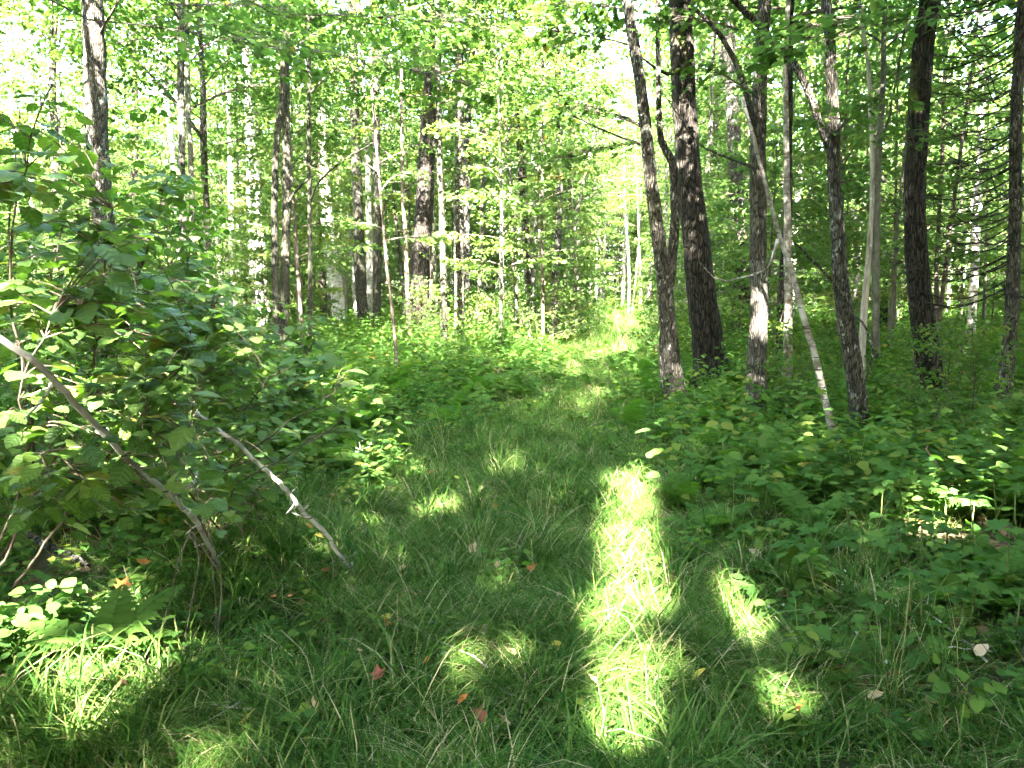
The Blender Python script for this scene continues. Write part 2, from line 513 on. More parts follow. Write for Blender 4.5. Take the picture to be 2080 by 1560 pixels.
M['b_aspen'] = bark_material('pale_aspen_bark', (.10, .095, .075), (.19, .18, .15), (.30, .285, .245), (.45, .44, .40), .4, (4, 4, 4), .0, bands=False, bump=.3)
M['b_dead'] = bark_material('bare_dead_wood', (.14, .12, .10), (.28, .25, .21), (.42, .39, .34), (.5, .48, .44), .3, (8, 8, 1.2), .0, bump=.4)
M['b_twig'] = bark_material('dark_twig_bark', (.04, .03, .024), (.075, .058, .045), (.12, .10, .08), (.2, .18, .15), .15, (6, 6, 2), .0, bump=.2)
M['b_red'] = bark_material('reddish_stem', (.16, .07, .04), (.28, .13, .08), (.36, .20, .13), (.4, .3, .22), .2, (6, 6, 2), .0, bump=.2)
M['b_brown'] = bark_material('brown_stem', (.05, .036, .026), (.09, .066, .047), (.14, .11, .08), (.24, .2, .16), .25, (6, 6, 2), .0, bump=.2)
M['b_hazel'] = bark_material('hazel_stem_bark', (.03, .022, .016), (.06, .045, .033), (.10, .08, .06), (.2, .17, .14), .2, (6, 6, 2), .0, bump=.2)
M['b_black'] = bark_material('dead_twig_bark', (.012, .010, .009), (.022, .019, .016), (.04, .035, .03), (.08, .075, .065), .1, (6, 6, 2), .0, bump=.2)
M['b_pole'] = bark_material('grey_pole_bark', (.16, .15, .125), (.26, .245, .21), (.38, .36, .315), (.52, .51, .47), .4, (3, 3, 4), .0, bands=True, bump=.4)
M['b_olive'] = bark_material('shaded_olive_bark', (.022, .021, .014), (.046, .044, .030), (.078, .074, .053), (.20, .20, .165), .2, (8, 8, 1.8), .1, bump=.7, cracks=48)  # greenish bark, darkened to carry the shade on these trunks
M['rotten'] = bark_material('rotten_brown_wood', (.05, .022, .012), (.12, .055, .028), (.20, .10, .05), (.24, .17, .1), .2, (9, 9, 1.5), .1, bump=1.0)
M['stem'] = leaf_material('green_stem', [(0, (.07, .10, .03)), (1, (.13, .15, .05))], .1, (1, 1, 1), 0)

def ground_material(name, a, b, c, d):
    m, nd, lk = mat_new(name)
    tc = nd.new('ShaderNodeTexCoord')
    n = nd.new('ShaderNodeTexNoise'); n.inputs['Scale'].default_value = 9; n.inputs['Detail'].default_value = 8; n.inputs['Roughness'].default_value = .75
    lk.new(tc.outputs['Object'], n.inputs['Vector'])
    cr = ramp(nd, [(.3, a), (.5, b), (.7, c)]); lk.new(n.outputs[0], cr.inputs[0])
    n2 = nd.new('ShaderNodeTexNoise'); n2.inputs['Scale'].default_value = .7; n2.inputs['Detail'].default_value = 5
    lk.new(tc.outputs['Object'], n2.inputs['Vector'])
    mr = nd.new('ShaderNodeMapRange'); mr.inputs[1].default_value = .42; mr.inputs[2].default_value = .62; lk.new(n2.outputs[0], mr.inputs[0])
    mx = nd.new('ShaderNodeMix'); mx.data_type = 'RGBA'; lk.new(mr.outputs[0], mx.inputs[0]); lk.new(cr.outputs[0], mx.inputs[6]); mx.inputs[7].default_value = (*d, 1)
    bs = nd.new('ShaderNodeBsdfPrincipled'); bs.inputs['Roughness'].default_value = .95; bs.inputs['Specular IOR Level'].default_value = .1
    lk.new(mx.outputs[2], bs.inputs['Base Color'])
    bp = nd.new('ShaderNodeBump'); bp.inputs['Strength'].default_value = .8; bp.inputs['Distance'].default_value = .03
    lk.new(n.outputs[0], bp.inputs['Height']); lk.new(bp.outputs[0], bs.inputs['Normal'])
    out = nd.new('ShaderNodeOutputMaterial'); lk.new(bs.outputs[0], out.inputs[0])
    return m
M['soil'] = ground_material('forest_soil', (.03, .02, .013), (.06, .04, .025), (.11, .075, .045), (.05, .06, .02))
M['turf'] = ground_material('shaded_grass_thatch', (.018, .020, .009), (.035, .036, .015), (.07, .06, .028), (.022, .034, .010))  # thatch colour darkened so gaps between grass blades read as shade

# ------------------------------------------------------------------ ground and path
def grid_axis(lo, hi, fine_lo, fine_hi, fine, coarse_n):
    a = np.arange(fine_lo, fine_hi + 1e-6, fine)
    left = fine_lo - (np.geomspace(1, 1 + (fine_lo - lo), coarse_n) - 1)[1:][::-1]
    right = fine_hi + (np.geomspace(1, 1 + (hi - fine_hi), coarse_n) - 1)[1:]
    return np.concatenate([left, a, right])
gx = grid_axis(-700, 700, -14, 16, .25, 16)
gy = grid_axis(-300, 900, -4, 40, .25, 16)
XX, YY = np.meshgrid(gx, gy)
fade = np.clip(1 - (np.hypot(XX, YY) - 70) / 100, 0, 1)
V = np.stack([XX, YY, gz(XX, YY) * fade], -1).reshape(-1, 3)
nx, ny = len(gx), len(gy)
ii = (np.arange(ny - 1)[:, None] * nx + np.arange(nx - 1)[None]).ravel()
tag(obj('ground', new_mesh('ground', V, np.stack([ii, ii + 1, ii + nx + 1, ii + nx], -1), M['soil'])), kind='structure')
yy = np.arange(-6, 95, .3)
tt = np.linspace(-1, 1, 13)
hw = np.interp(yy, [-6, 8, 14, 30, 95], [1.5, 1.5, 1.2, 1.2, 1.6])
PX = pathx(yy)[:, None] + tt[None] * hw[:, None] * (1 + .12 * np.sin(yy * 1.7 + .5))[:, None]
PY = np.repeat(yy[:, None], 13, 1)
PZ = gz(PX, PY) + .012 - .03 * (np.abs(tt) > .95)[None] 
V = np.stack([PX, PY, PZ], -1).reshape(-1, 3)
ii = (np.arange(len(yy) - 1)[:, None] * 13 + np.arange(12)[None]).ravel()
tag(obj('path', new_mesh('path', V, np.stack([ii, ii + 1, ii + 14, ii + 13], -1), M['turf'])), kind='structure')

# ------------------------------------------------------------------ branches that carry flat sprays of leaves
def sprays(g, base, az, L, el, nleaf, width=.42, curl=.45, up0=None):
    """one branch: returns centre line (6 pts) and leaf places, directions"""
    h = np.array([math.cos(az), math.sin(az), 0]); s_ = np.array([-h[1], h[0], 0])
    a = math.tan(el)
    f = lambda s: base + h * (L * s)[:, None] + np.array([0, 0, 1.0]) * (L * (a * s - curl * a * s * s - .10 * s * s))[:, None]
    line = f(np.linspace(0, 1, 6))
    s = g.uniform(.12, 1.0, nleaf) ** .75
    q = g.uniform(-1, 1, nleaf) * width * L * np.sin(np.pi * np.clip(s * .82 + .1, 0, 1)) ** .8
    # leaves sit on side twigs, so gather the places
    ntw = max(3, int(L * 5))
    s = np.clip((np.floor(s * ntw) + .5 + g.normal(0, .16, nleaf)) / ntw, .05, 1.03)
    P = f(s) + s_ * q[:, None] + h * (np.abs(q) * .45)[:, None]
    P[:, 2] += g.normal(0, .035 * L ** .5, nleaf) - .12 * np.abs(q)
    D = h * .6 + s_ * (np.sign(q) * .8)[:, None] + g.normal(0, .45, (nleaf, 3)); D[:, 2] -= .35
    return line, P, D

def leaf_normals(g, n, tilt=.38):
    N = g.normal(0, tilt, (n, 3)); N[:, 2] += 1
    return N

def twig_wood(geo, g, line, r, P, every=9):
    V, Q, T = tube(line, np.linspace(r, r * .25, len(line)), 5)
    geo.add(V, Q, T)
    if every:
        sel = np.arange(0, len(P), every)
        for k in sel:
            i = np.argmin(((line - P[k]) ** 2).sum(1)); i = max(0, i - 1)
            a = line[i]; b = P[k]
            m = (a + b) / 2 + np.array([0, 0, .03])
            V, Q, T = tube([a, m, b], [r * .3, r * .22, r * .12], 3, cap=False)
            geo.add(V, Q, T)

def crown(g, wood, trunk_fn, lo, hi, nbr, blen, nleaf, ls, tmpl, leafs, el=(10, 50), rb=.02, every=0, az0=None, azs=None, top=True):
    """branches up a stem; leaves appended to leafs as tuples"""
    for k in range(nbr):
        t = lo + (hi - lo) * ((k + g.uniform(0, 1)) / nbr)
        frac = (t - lo) / max(1e-6, hi - lo)
        az = (k * 2.4 + g.uniform(-.6, .6)) if az0 is None else az0 + g.uniform(-azs, azs)
        L = blen * (1 - .45 * frac ** 2.2) * g.uniform(.6, 1.15)
        e = math.radians(g.uniform(*el) + 18 * frac)
        n = int(nleaf * L / blen)
        line, P, D = sprays(g, trunk_fn(t), az, L, e, n)
        twig_wood(wood, g, line, rb * (1 - .5 * frac), P, every)
        leafs.append((P, D, leaf_normals(g, n), ls * g.uniform(.65, 1.15, n), np.clip(g.normal(.45, .22) + g.normal(0, .16, n), 0, 1)))

def leaf_mesh(name, leafs, tmpl, mat, off=np.zeros(3), do_carve=False, lens_clear=True):
    P = np.concatenate([l[0] for l in leafs]); D = np.concatenate([l[1] for l in leafs]); N = np.concatenate([l[2] for l in leafs])
    S = np.concatenate([l[3] for l in leafs]); t = np.concatenate([l[4] for l in leafs])
    if do_carve:
        k = carve(P + off + norm(D) * (S * .5)[:, None])
        if lens_clear:
            k &= np.linalg.norm(P + off - np.array([0, 0, CAMZ]), axis=1) > 1.3
        P, D, N, S, t = P[k], D[k], N[k], S[k], t[k]
    if not len(P):
        return None
    V, Ff, tt_ = scatter(tmpl, P, D, N, S, t)
    return new_mesh(name, V, Ff, mat, tt_)

# ------------------------------------------------------------------ the trees one can tell apart
def near_tree(name, label, cat, bark, Y, pts, H=15, rough=.05, crown_spec=None, limbs=(), sides=18, extra_stems=(), spray_list=(), leaf=('maple', MAPLE), limb_rough=.06):
    """pts: (u, v, width px) from top to bottom in the picture, standing at distance Y"""
    seed = int(abs(pts[0][0] * 7 + Y * 13))
    g = np.random.default_rng(seed)
    def to3(pl, Yv):
        out = []
        for i, (u, v, w) in enumerate(pl):
            yv = Yv if np.isscalar(Yv) else Yv[i]
            p = at_y(u, v, yv)
            out.append([*p, w / 2 / F * yv])
        return out
    A = to3(pts, Y)[::-1]                      # bottom first
    # foot
    d = np.array(A[0][:3]) - np.array(A[1][:3]); d = d / max(.05, abs(d[2]))
    z0 = A[0][2]
    foot = np.array(A[0][:3]) + d * np.array([.6, .6, 1]) * max(0.02, z0 + .08)
    foot[2] = float(gz(foot[0], foot[1])) - .06
    A = [[*foot, A[0][3] * 1.12]] + A if z0 > .12 else A
    # top
    d = np.array(A[-1][:3]) - np.array(A[-2][:3]); d = d / np.linalg.norm(d)
    top = np.array(A[-1][:3]); r = A[-1][3]
    k = 0
    while top[2] < H:
        stp = 1.3
        d = d * .85 + np.array([0, 0, .15]) + g.normal(0, .03, 3); d = d / np.linalg.norm(d)
        top = top + d * stp; r = max(.012, r - (A[-1][3] if k == 0 else r) * (.10 + .02 * k)); k += 1
        A.append([*top, r])
    A = np.array(A)
    root = A[0, :3].copy(); root[2] = float(gz(root[0], root[1]))
    A[:, :3] -= root
    hgt = A[-1, 2]
    rings = int(max(14, hgt / .14))
    C = smooth_line(A, rings)
    C[:, :2] += (np.cumsum(g.normal(0, .006, (rings, 2)), axis=0) * .6)
    C[:, 3] = np.maximum(C[:, 3], .008) * (1 + .75 * np.exp(-np.maximum(C[:, 2], 0) / .20))
    t = thing(name, label, cat, root)
    NEAR.append((pts[len(pts) // 2][0], Y))
    V, Q, T = tube(C[:, :3], C[:, 3], sides, rough, seed)
    geo = Geo(); geo.add(V, Q, T)
    trk = obj('trunk', geo.mesh('trunk', bark), t)
    fn = lambda z: np.array([np.interp(z, C[:, 2], C[:, 0]), np.interp(z, C[:, 2], C[:, 1]), z])
    for pl, Yv, *rest in extra_stems:                            # second stems
        B = np.array(to3(pl, Yv)[::-1]); B[:, :3] -= root
        if rest:
            dd = B[-1, :3] - B[-2, :3]; dd /= np.linalg.norm(dd)
            for kk in range(5):
                dd = dd * .85 + np.array([0, 0, .15]); dd /= np.linalg.norm(dd)
                B = np.vstack([B, [*(B[-1, :3] + dd * 1.2), B[-1, 3] * .82]])
        CC = smooth_line(B, max(10, int(np.linalg.norm(B[-1, :3] - B[0, :3]) / .16)))
        V, Q, T = tube(CC[:, :3], np.maximum(CC[:, 3], .004), 12, rough, seed + 5)
        ge = Geo(); ge.add(V, Q, T); obj('stem', ge.mesh('stem', bark), t)
    for pl, Yv in limbs:                                         # single limbs seen in the photograph
        B = np.array(to3(pl, Yv)); B[:, :3] -= root
        CC = smooth_line(B, max(8, int(np.linalg.norm(B[-1, :3] - B[0, :3]) / .14)))
        CC[:, :3] += g.normal(0, .006, CC[:, :3].shape)
        V, Q, T = tube(CC[:, :3], np.maximum(CC[:, 3], .003), 7, limb_rough, seed + 9)
        ge = Geo(); ge.add(V, Q, T); obj('limb', ge.mesh('limb', bark), trk)
    leafs = []; sprs = []
    wood = Geo()
    if crown_spec:
        lo, nbr, bl, nl, ls = crown_spec
        small = nl < 95
        crown(g, wood, fn, lo, hgt * .97, nbr if small else nbr + 8, bl if small else bl * 1.35, nl if small else int(nl * 3.2), ls * (1 if small else 1.25), DIAMOND, leafs, rb=.022, every=6 if small else 0)
    for (u0, v0, y0, u1, v1, y1, n, wd, ls) in spray_list:       # sprays that reach into the picture
        a = at_y(u0, v0, y0) - root; b = at_y(u1, v1, y1) - root
        q = b - a; L = float(np.hypot(q[0], q[1]))
        line, P, D = sprays(g, a, math.atan2(q[1], q[0]), L, math.atan2(q[2] + .1 * L, L), n, wd / max(L, .1), .0)
        twig_wood(wood, g, line, .006 + .006 * L ** .5, P, 3)
        sprs.append((P, D, leaf_normals(g, n, .3), ls * g.uniform(.6, 1.15, n), np.clip(g.normal(.42, .2, n), 0, 1)))
    if wood.n:
        tag(obj('branches', wood.mesh('branches', M['b_twig']), t), kind='stuff')
    if leafs:
        me = leaf_mesh('crown', leafs, DIAMOND, M[leaf[0]], root, True)
        if me: obj('crown', me, t)
    if sprs:
        me = leaf_mesh('leaf_spray', sprs, MAPLE, M[leaf[0]], root, True)
        if me: tag(obj('leaf_spray', me, t), kind='stuff')
    return t, fn, root, trk

NEAR = []
CR = (6.3, 22, 2.6, 130, .115)     # usual high crown: first branch height, branches, length, leaves each, leaf size

near_tree('maple_tree', 'broad tree with shaggy flaking bark rising behind the hazel thicket, half sunlit', 'tree', M['b_lichen'], 13,
          [(184, 0, 40), (190, 150, 42), (195, 250, 43), (205, 420, 40), (216, 560, 42), (226, 740, 48)], 16, .06, (5.2, 22, 2.6, 120, .115))
near_tree('aspen_tree', 'slim grey straight trunk with a sunny white streak, standing behind the hazel thicket', 'tree', M['b_grey'], 16,
          [(372, 0, 13), (371, 120, 13), (372, 240, 13), (374, 400, 14), (375, 600, 15), (378, 740, 17)], 15, .04, (6, 18, 2.2, 110, .105))
near_tree('maple_tree', 'thin brownish trunk close beside the slim grey straight trunk', 'tree', M['b_smooth'], 17,
          [(378, 60, 8), (382, 200, 10), (386, 330, 10), (388, 520, 10), (384, 720, 11)], 12, .04, (5, 16, 2, 90, .105))
near_tree('maple_tree', 'pale mottled trunk that forks at head-high branches, left of the twin grey stems', 'tree', M['b_grey'], 20,
          [(402, 40, 9), (408, 180, 11), (409, 280, 13), (415, 400, 13), (421, 500, 14), (428, 620, 15), (430, 690, 15)], 13, .05, (5, 18, 2.4, 110, .105),
          limbs=[([(412, 285, 8), (398, 262, 7), (340, 190, 6), (270, 115, 4), (228, 78, 4), (165, 60, 2)], [20, 19.8, 19.4, 19, 18.6, 18]), ([(228, 80, 4), (236, 40, 3), (225, 0, 2)], [18.6, 18.5, 18.4])])
near_tree('maple_tree', 'twin dark grey stems crossing and parting from one foot', 'tree', M['b_olive'], 16.5,
          [(590, 0, 14), (582, 90, 14), (579, 180, 15), (583, 300, 16), (582, 430, 17), (578, 600, 18), (574, 740, 20)], 14, .03, (6, 18, 2.4, 110, .11),
          extra_stems=[([(574, 0, 13), (577, 110, 13), (573, 200, 13), (562, 290, 13), (558, 420, 14), (560, 600, 15), (570, 735, 15)], 16.4, 1)],
          limbs=[([(584, 425, 6), (592, 400, 5), (625, 365, 4), (640, 355, 2)], [16.5, 16.4, 16.2, 16.1])])
near_tree('maple_tree', 'very thin straight pole tree right beside the twin grey stems', 'tree', M['b_olive'], 17,
          [(624, 0, 7), (627, 150, 7), (627, 300, 8), (629, 500, 8), (628, 650, 9), (629, 740, 9)], 12, .03, (5.4, 14, 1.9, 90, .105),
          limbs=[([(631, 405, 5), (640, 380, 4), (672, 345, 4), (720, 312, 4), (760, 290, 3)], [17, 16.8, 16, 15, 14])])
near_tree('aspen_tree', 'dark greenish upright trunk with a swelling foot beside a spotted trunk', 'tree', M['b_olive'], 27,
          [(713, 0, 17), (718, 150, 18), (722, 300, 19), (727, 430, 21), (732, 560, 22), (741, 685, 26)], 17, .04, (7.5, 20, 2.6, 110, .115))
near_tree('maple_tree', 'sun-spotted rough trunk between the dark greenish trunk and the thick leaning trunk', 'tree', M['b_olive'], 27,
          [(757, 0, 13), (760, 100, 14), (763, 260, 15), (767, 420, 16), (766, 520, 17), (765, 600, 16), (764, 690, 17)], 16, .05, (7.5, 18, 2.5, 110, .115))
near_tree('basswood_tree', 'thick dark leaning trunk with round sun patches, left of the path', 'tree', M['b_dark'], 24,
          [(894, 0, 28), (884, 130, 30), (878, 220, 32), (872, 300, 33), (866, 380, 34), (860, 470, 35), (855, 560, 36), (848, 690, 42)], 18, .05, (8, 22, 3, 130, .12))
near_tree('maple_tree', 'slender trunk, close in front of the thick leaning trunk', 'tree', M['b_olive'], 20,
          [(893, 130, 10), (896, 260, 11), (899, 400, 12), (901, 500, 12), (903, 620, 13), (902, 720, 15)], 13, .04, (6, 16, 2.2, 100, .11))
near_tree('maple_tree', 'straight brown trunk with mottled bark at the edge of the path brush', 'tree', M['b_lichen'], 22,
          [(932, 0, 16), (931, 130, 17), (931, 260, 18), (932, 400, 19), (932, 520, 19), (933, 620, 19), (930, 712, 22)], 16, .05, (7, 20, 2.6, 120, .115),
          limbs=[([(935, 335, 7), (960, 340, 5), (1000, 338, 4), (1045, 325, 2)], [22, 21.8, 21.3, 21])])
near_tree('maple_tree', 'slightly bowed trunk half hidden behind the straight brown mottled trunk', 'tree', M['b_grey'], 25,
          [(960, 30, 11), (954, 120, 12), (948, 240, 13), (946, 380, 13), (948, 520, 13), (950, 690, 14)], 15, .04, (7, 18, 2.4, 110, .115))
near_tree('maple_sapling', 'dark whip-thin sapling curving beside the sun-spotted rough trunk', 'tree', M['b_twig'], 15,
          [(770, 330, 5), (780, 450, 5), (788, 540, 6), (798, 620, 6), (808, 740, 7)], 5.2, .03, (2.4, 9, 1.1, 55, .10))
near_tree('maple_sapling', 'slim straight sapling in front of the thick leaning trunk', 'tree', M['b_twig'], 21,
          [(816, 200, 6), (819, 330, 7), (823, 450, 8), (827, 560, 9), (832, 690, 10)], 9, .03, (4, 12, 1.6, 70, .105))
near_tree('aspen_tree', 'thin pale straight trunk among the brush left of the path', 'tree', M['b_aspen'], 26,
          [(1018, 200, 6), (1020, 380, 8), (1020, 520, 9), (1019, 670, 10)], 13, .03, (7, 14, 2, 90, .11))
near_tree('maple_tree', 'thin forked trunk standing in the brush beside the path', 'tree', M['b_smooth'], 21,
          [(1032, 330, 5), (1040, 430, 7), (1044, 520, 8), (1048, 620, 9), (1050, 720, 10)], 9, .03, (4.5, 14, 1.9, 80, .105),
          limbs=[([(1042, 470, 5), (1052, 445, 4), (1075, 420, 3), (1110, 385, 2)], [21, 20.9, 20.7, 20.5])])
near_tree('maple_sapling', 'thin pole leaning over the far bend of the grass path', 'tree', M['b_smooth'], 30,
          [(1206, 260, 5), (1190, 340, 6), (1170, 430, 7), (1152, 530, 8), (1135, 640, 9)], 9.5, .03, (5, 12, 1.9, 80, .11))
near_tree('maple_tree', 'leaning double trunk with pale flecks at the right edge of the path', 'tree', M['b_lichen'], 10.7,
          [(1270, 0, 21), (1288, 100, 22), (1302, 200, 23), (1316, 330, 24), (1328, 440, 26), (1343, 550, 28), (1354, 640, 33), (1364, 740, 36), (1376, 830, 42)], 12, .06, (5.2, 18, 2.3, 110, .11),
          extra_stems=[([(1336, 0, 9), (1337, 130, 10), (1342, 280, 13), (1366, 330, 17), (1371, 440, 19), (1364, 540, 21), (1352, 640, 22), (1350, 730, 24), (1356, 800, 26)], 10.8, 1)],
          limbs=[([(1310, 262, 8), (1262, 236, 6), (1180, 210, 4), (1120, 205, 2)], [10.7, 10.5, 10.2, 10]), ([(1318, 300, 6), (1250, 275, 4), (1160, 232, 3)], [10.7, 10.4, 10.1])],
          spray_list=[(1290, 250, 10.6, 1100, 210, 9.8, 150, .55, .10), (1300, 290, 10.6, 1130, 330, 9.6, 140, .6, .10), (1275, 90, 10.7, 1100, 60, 10.4, 200, .8, .10), (1270, 20, 10.7, 1160, 10, 11.5, 200, .8, .10)])
near_tree('basswood_tree', 'very thick dark mossy trunk right of the grass path', 'tree', M['b_dark'], 13,
          [(1381, 0, 44), (1386, 90, 46), (1391, 170, 46), (1398, 270, 47), (1404, 360, 49), (1412, 450, 51), (1421, 540, 54), (1431, 630, 58), (1440, 700, 62), (1449, 770, 70)], 18, .055, (6.5, 24, 3, 130, .115), sides=28,
          limbs=[([(1398, 130, 10), (1360, 150, 7), (1320, 130, 5), (1280, 100, 3)], [13, 12.6, 12, 11.5])])
near_tree('aspen_tree', 'sunlit tan trunk with peeling patches behind the very thick mossy trunk', 'tree', M['b_lichen'], 22,
          [(1478, 0, 22), (1482, 120, 23), (1490, 260, 26), (1495, 370, 28), (1500, 480, 29), (1505, 560, 30), (1509, 640, 31), (1512, 705, 33)], 16, .05, (8, 20, 2.6, 120, .115),
          limbs=[([(1508, 585, 9), (1490, 620, 8), (1480, 660, 7), (1470, 700, 7)], [21.8, 21.6, 21.5, 21.4])])
near_tree('maple_tree', 'upright ash-grey trunk with long flaky bark and pale lichen near its foot', 'tree', M['b_grey'], 10.5,
          [(1562, 0, 25), (1556, 100, 26), (1552, 180, 28), (1548, 300, 30), (1546, 420, 32), (1546, 520, 33), (1546, 620, 34), (1541, 730, 36), (1535, 835, 38)], 14, .05, (5.6, 20, 2.5, 120, .11), sides=24,
          limbs=[([(1538, 270, 11), (1522, 215, 11), (1500, 140, 11), (1462, 70, 10), (1420, 25, 9), (1370, -8, 7)], [10.5, 10.4, 10.3, 10.2, 10.1, 10]),
                 ([(1535, 345, 5), (1480, 320, 4), (1420, 290, 3), (1340, 180, 2)], [10.4, 10.0, 9.7, 9.3]), ([(1530, 340, 6), (1500, 330, 5), (1460, 315, 4)], [10.4, 10.2, 10])],
          spray_list=[(1540, 200, 10.4, 1420, 130, 9.2, 110, .5, .10), (1500, 60, 10.3, 1340, 30, 9.4, 110, .6, .10)])
near_tree('maple_tree', 'dark thin trunk with a knotty bend, right behind the ash-grey flaky trunk', 'tree', M['b_dark'], 14,
          [(1604, 0, 13), (1603, 120, 14), (1600, 230, 14), (1599, 330, 14), (1600, 400, 17), (1598, 480, 18), (1592, 560, 19), (1588, 640, 18), (1586, 780, 19)], 13, .06, (6, 18, 2.3, 110, .11))
near_tree('birch_tree', 'short-looking straight birch stem with curling pale bark next to the ash-grey trunk', 'tree', M['b_ybirch'], 10.9,
          [(1598, 330, 11), (1599, 450, 14), (1600, 560, 16), (1602, 660, 18), (1601, 740, 19), (1600, 830, 20)], 9, .05, (5, 14, 1.8, 80, .10))
near_tree('birch_tree', 'thin pale birch leaning across in front of the other trunks, its foot in ferns', 'tree', M['b_ybirch'], 7.4,
          [(1580, 480, 8), (1592, 515, 10), (1608, 560, 11), (1630, 640, 12), (1652, 710, 13), (1664, 770, 13), (1678, 830, 13), (1692, 890, 14), (1702, 935, 15)], 2.5, .05, None,
          limbs=[([(1582, 485, 8), (1570, 522, 6), (1562, 545, 4), (1470, 570, 3), (1430, 545, 2)], [7.4, 7.4, 7.4, 7.3, 7.2])])
near_tree('maple_tree', 'lichen-speckled forked trunk with a long arching limb and a bright sunlit spot', 'tree', M['b_lichen'], 8.1,
          [(1672, 0, 18), (1680, 90, 20), (1686, 170, 22), (1690, 250, 24), (1690, 300, 25), (1694, 400, 25), (1702, 480, 27), (1708, 580, 30), (1722, 670, 32), (1734, 750, 34), (1742, 820, 35), (1747, 900, 38)], 11, .055, (4.9, 16, 2.1, 110, .105), sides=22,
          limbs=[([(1686, 300, 17), (1668, 255, 15), (1656, 222, 15), (1636, 170, 14), (1606, 118, 14), (1560, 75, 14), (1530, 40, 14), (1495, 5, 13), (1440, -50, 10)], [8.1, 8.05, 8, 7.95, 7.9, 7.85, 7.8, 7.7, 7.6]),
                 ([(1720, 610, 9), (1690, 570, 7), (1650, 530, 6), (1610, 490, 4)], [8, 7.9, 7.8, 7.7]),
                 ([(1735, 640, 5), (1760, 665, 5), (1770, 700, 5), (1766, 745, 5), (1752, 790, 4), (1748, 812, 3)], [8, 7.8, 7.7, 7.7, 7.7, 7.7])],
          spray_list=[(1690, 60, 8.1, 1640, 60, 6.8, 120, .6, .10), (1686, 280, 8.1, 1790, 190, 7.2, 90, .5, .095)])
near_tree('dead_pole', 'thin bare dead pole, grey and without bark, beside the lichen-speckled forked trunk', 'dead tree', M['b_dead'], 11,
          [(1742, -20, 6), (1752, 60, 7), (1762, 150, 8), (1766, 240, 9), (1770, 330, 9), (1767, 450, 10), (1760, 560, 12), (1752, 660, 14), (1748, 810, 16)], 5.6, .04, None, sides=10)
near_tree('maple_tree', 'slender upright trunk between the dead pole and the big black trunk', 'tree', M['b_smooth'], 14.5,
          [(1802, 0, 9), (1798, 120, 10), (1792, 260, 12), (1787, 380, 13), (1785, 480, 14), (1782, 620, 14), (1781, 760, 16)], 12, .04, (5.5, 16, 2.2, 100, .11),
          limbs=[([(1782, 300, 6), (1805, 240, 5), (1826, 130, 4), (1845, 20, 3), (1850, -20, 2)], [14.4, 14.2, 13.8, 13.4, 13.2])])
near_tree('basswood_tree', 'big almost black sinuous trunk with a patch of yellow-green moss at its foot', 'tree', M['b_dark'], 10.7,
          [(1882, 0, 37), (1874, 60, 38), (1864, 150, 40), (1860, 230, 40), (1857, 320, 39), (1853, 420, 41), (1858, 500, 42), (1866, 590, 44), (1877, 680, 47), (1886, 750, 50), (1894, 825, 58)], 15, .05, (5.6, 20, 2.6, 120, .11), sides=28,
          spray_list=[(1860, 330, 10.6, 1850, 250, 9.2, 50, .4, .09)])
near_tree('maple_sapling', 'thin dark pole just behind the big almost black trunk', 'tree', M['b_twig'], 18,
          [(1922, 130, 6), (1916, 300, 7), (1910, 430, 8), (1904, 560, 9), (1902, 720, 10)], 10, .03, (5.2, 14, 2, 90, .105))
near_tree('birch_tree', 'white sunlit birch trunk in the wood behind the big almost black trunk', 'tree', M['b_birch'], 20,
          [(1996, 200, 11), (1990, 330, 13), (1984, 430, 15), (1978, 560, 16), (1974, 640, 17), (1966, 725, 19)], 14, .05, (7.5, 16, 2.4, 110, .11))
t_c, fn_c, root_c, trk_c = near_tree('larch_tree', 'grey conifer trunk with many bare drooping dead branches on one side', 'tree', M['b_grey'], 9.5,
          [(2078, 0, 20), (2070, 100, 21), (2064, 220, 22), (2061, 340, 23), (2060, 450, 24), (2056, 560, 25), (2052, 660, 26), (2044, 760, 28), (2036, 860, 30)], 12, .04, None, sides=20)
# dead drooping branches of the conifer
g = np.random.default_rng(77)
for k in range(78):
    z = 1.6 + 4.4 * k / 78 + g.uniform(-.04, .04)
    az = math.pi + g.uniform(-1.1, 1.1) if k % 5 else g.uniform(-1, 1)
    L = g.uniform(.6, 1.35)
    b = fn_c(z)
    s = np.linspace(0, 1, 8)
    h = np.array([math.cos(az), math.sin(az), 0])
    P = b + h * (L * s)[:, None] + np.array([0, 0, 1]) * (L * (-.30 * np.sin(s * 2.2) + .17 * s ** 2))[:, None]
    P += g.normal(0, .012, P.shape) * s[:, None]
    ge = Geo(); V, Q, T = tube(P, np.linspace(.011, .005, 8), 5); ge.add(V, Q, T)
    for m in range(11):
        i = g.integers(2, 8); sd_ = np.array([-h[1], h[0], 0]) * g.choice([-1, 1]) + h * .8 + np.array([0, 0, g.uniform(-.5, .3)])
        V, Q, T = tube([P[i], P[i] + sd_ * .07, P[i] + sd_ * g.uniform(.12, .28) + np.array([0, 0, -.03])], [.005, .004, .003], 3, cap=False); ge.add(V, Q, T)
    obj('dead_branch', ge.mesh('dead_branch', M['b_black']), trk_c)
wood = Geo(); lf = []
crown(g, wood, fn_c, 6.4, 11.5, 22, 1.7, 130, .07, DIAMOND, lf, el=(-10, 15))
tag(obj('branches', wood.mesh('branches', M['b_twig']), t_c), kind='stuff')
obj('crown', leaf_mesh('crown', lf, DIAMOND, M['maple'], root_c, True), t_c)

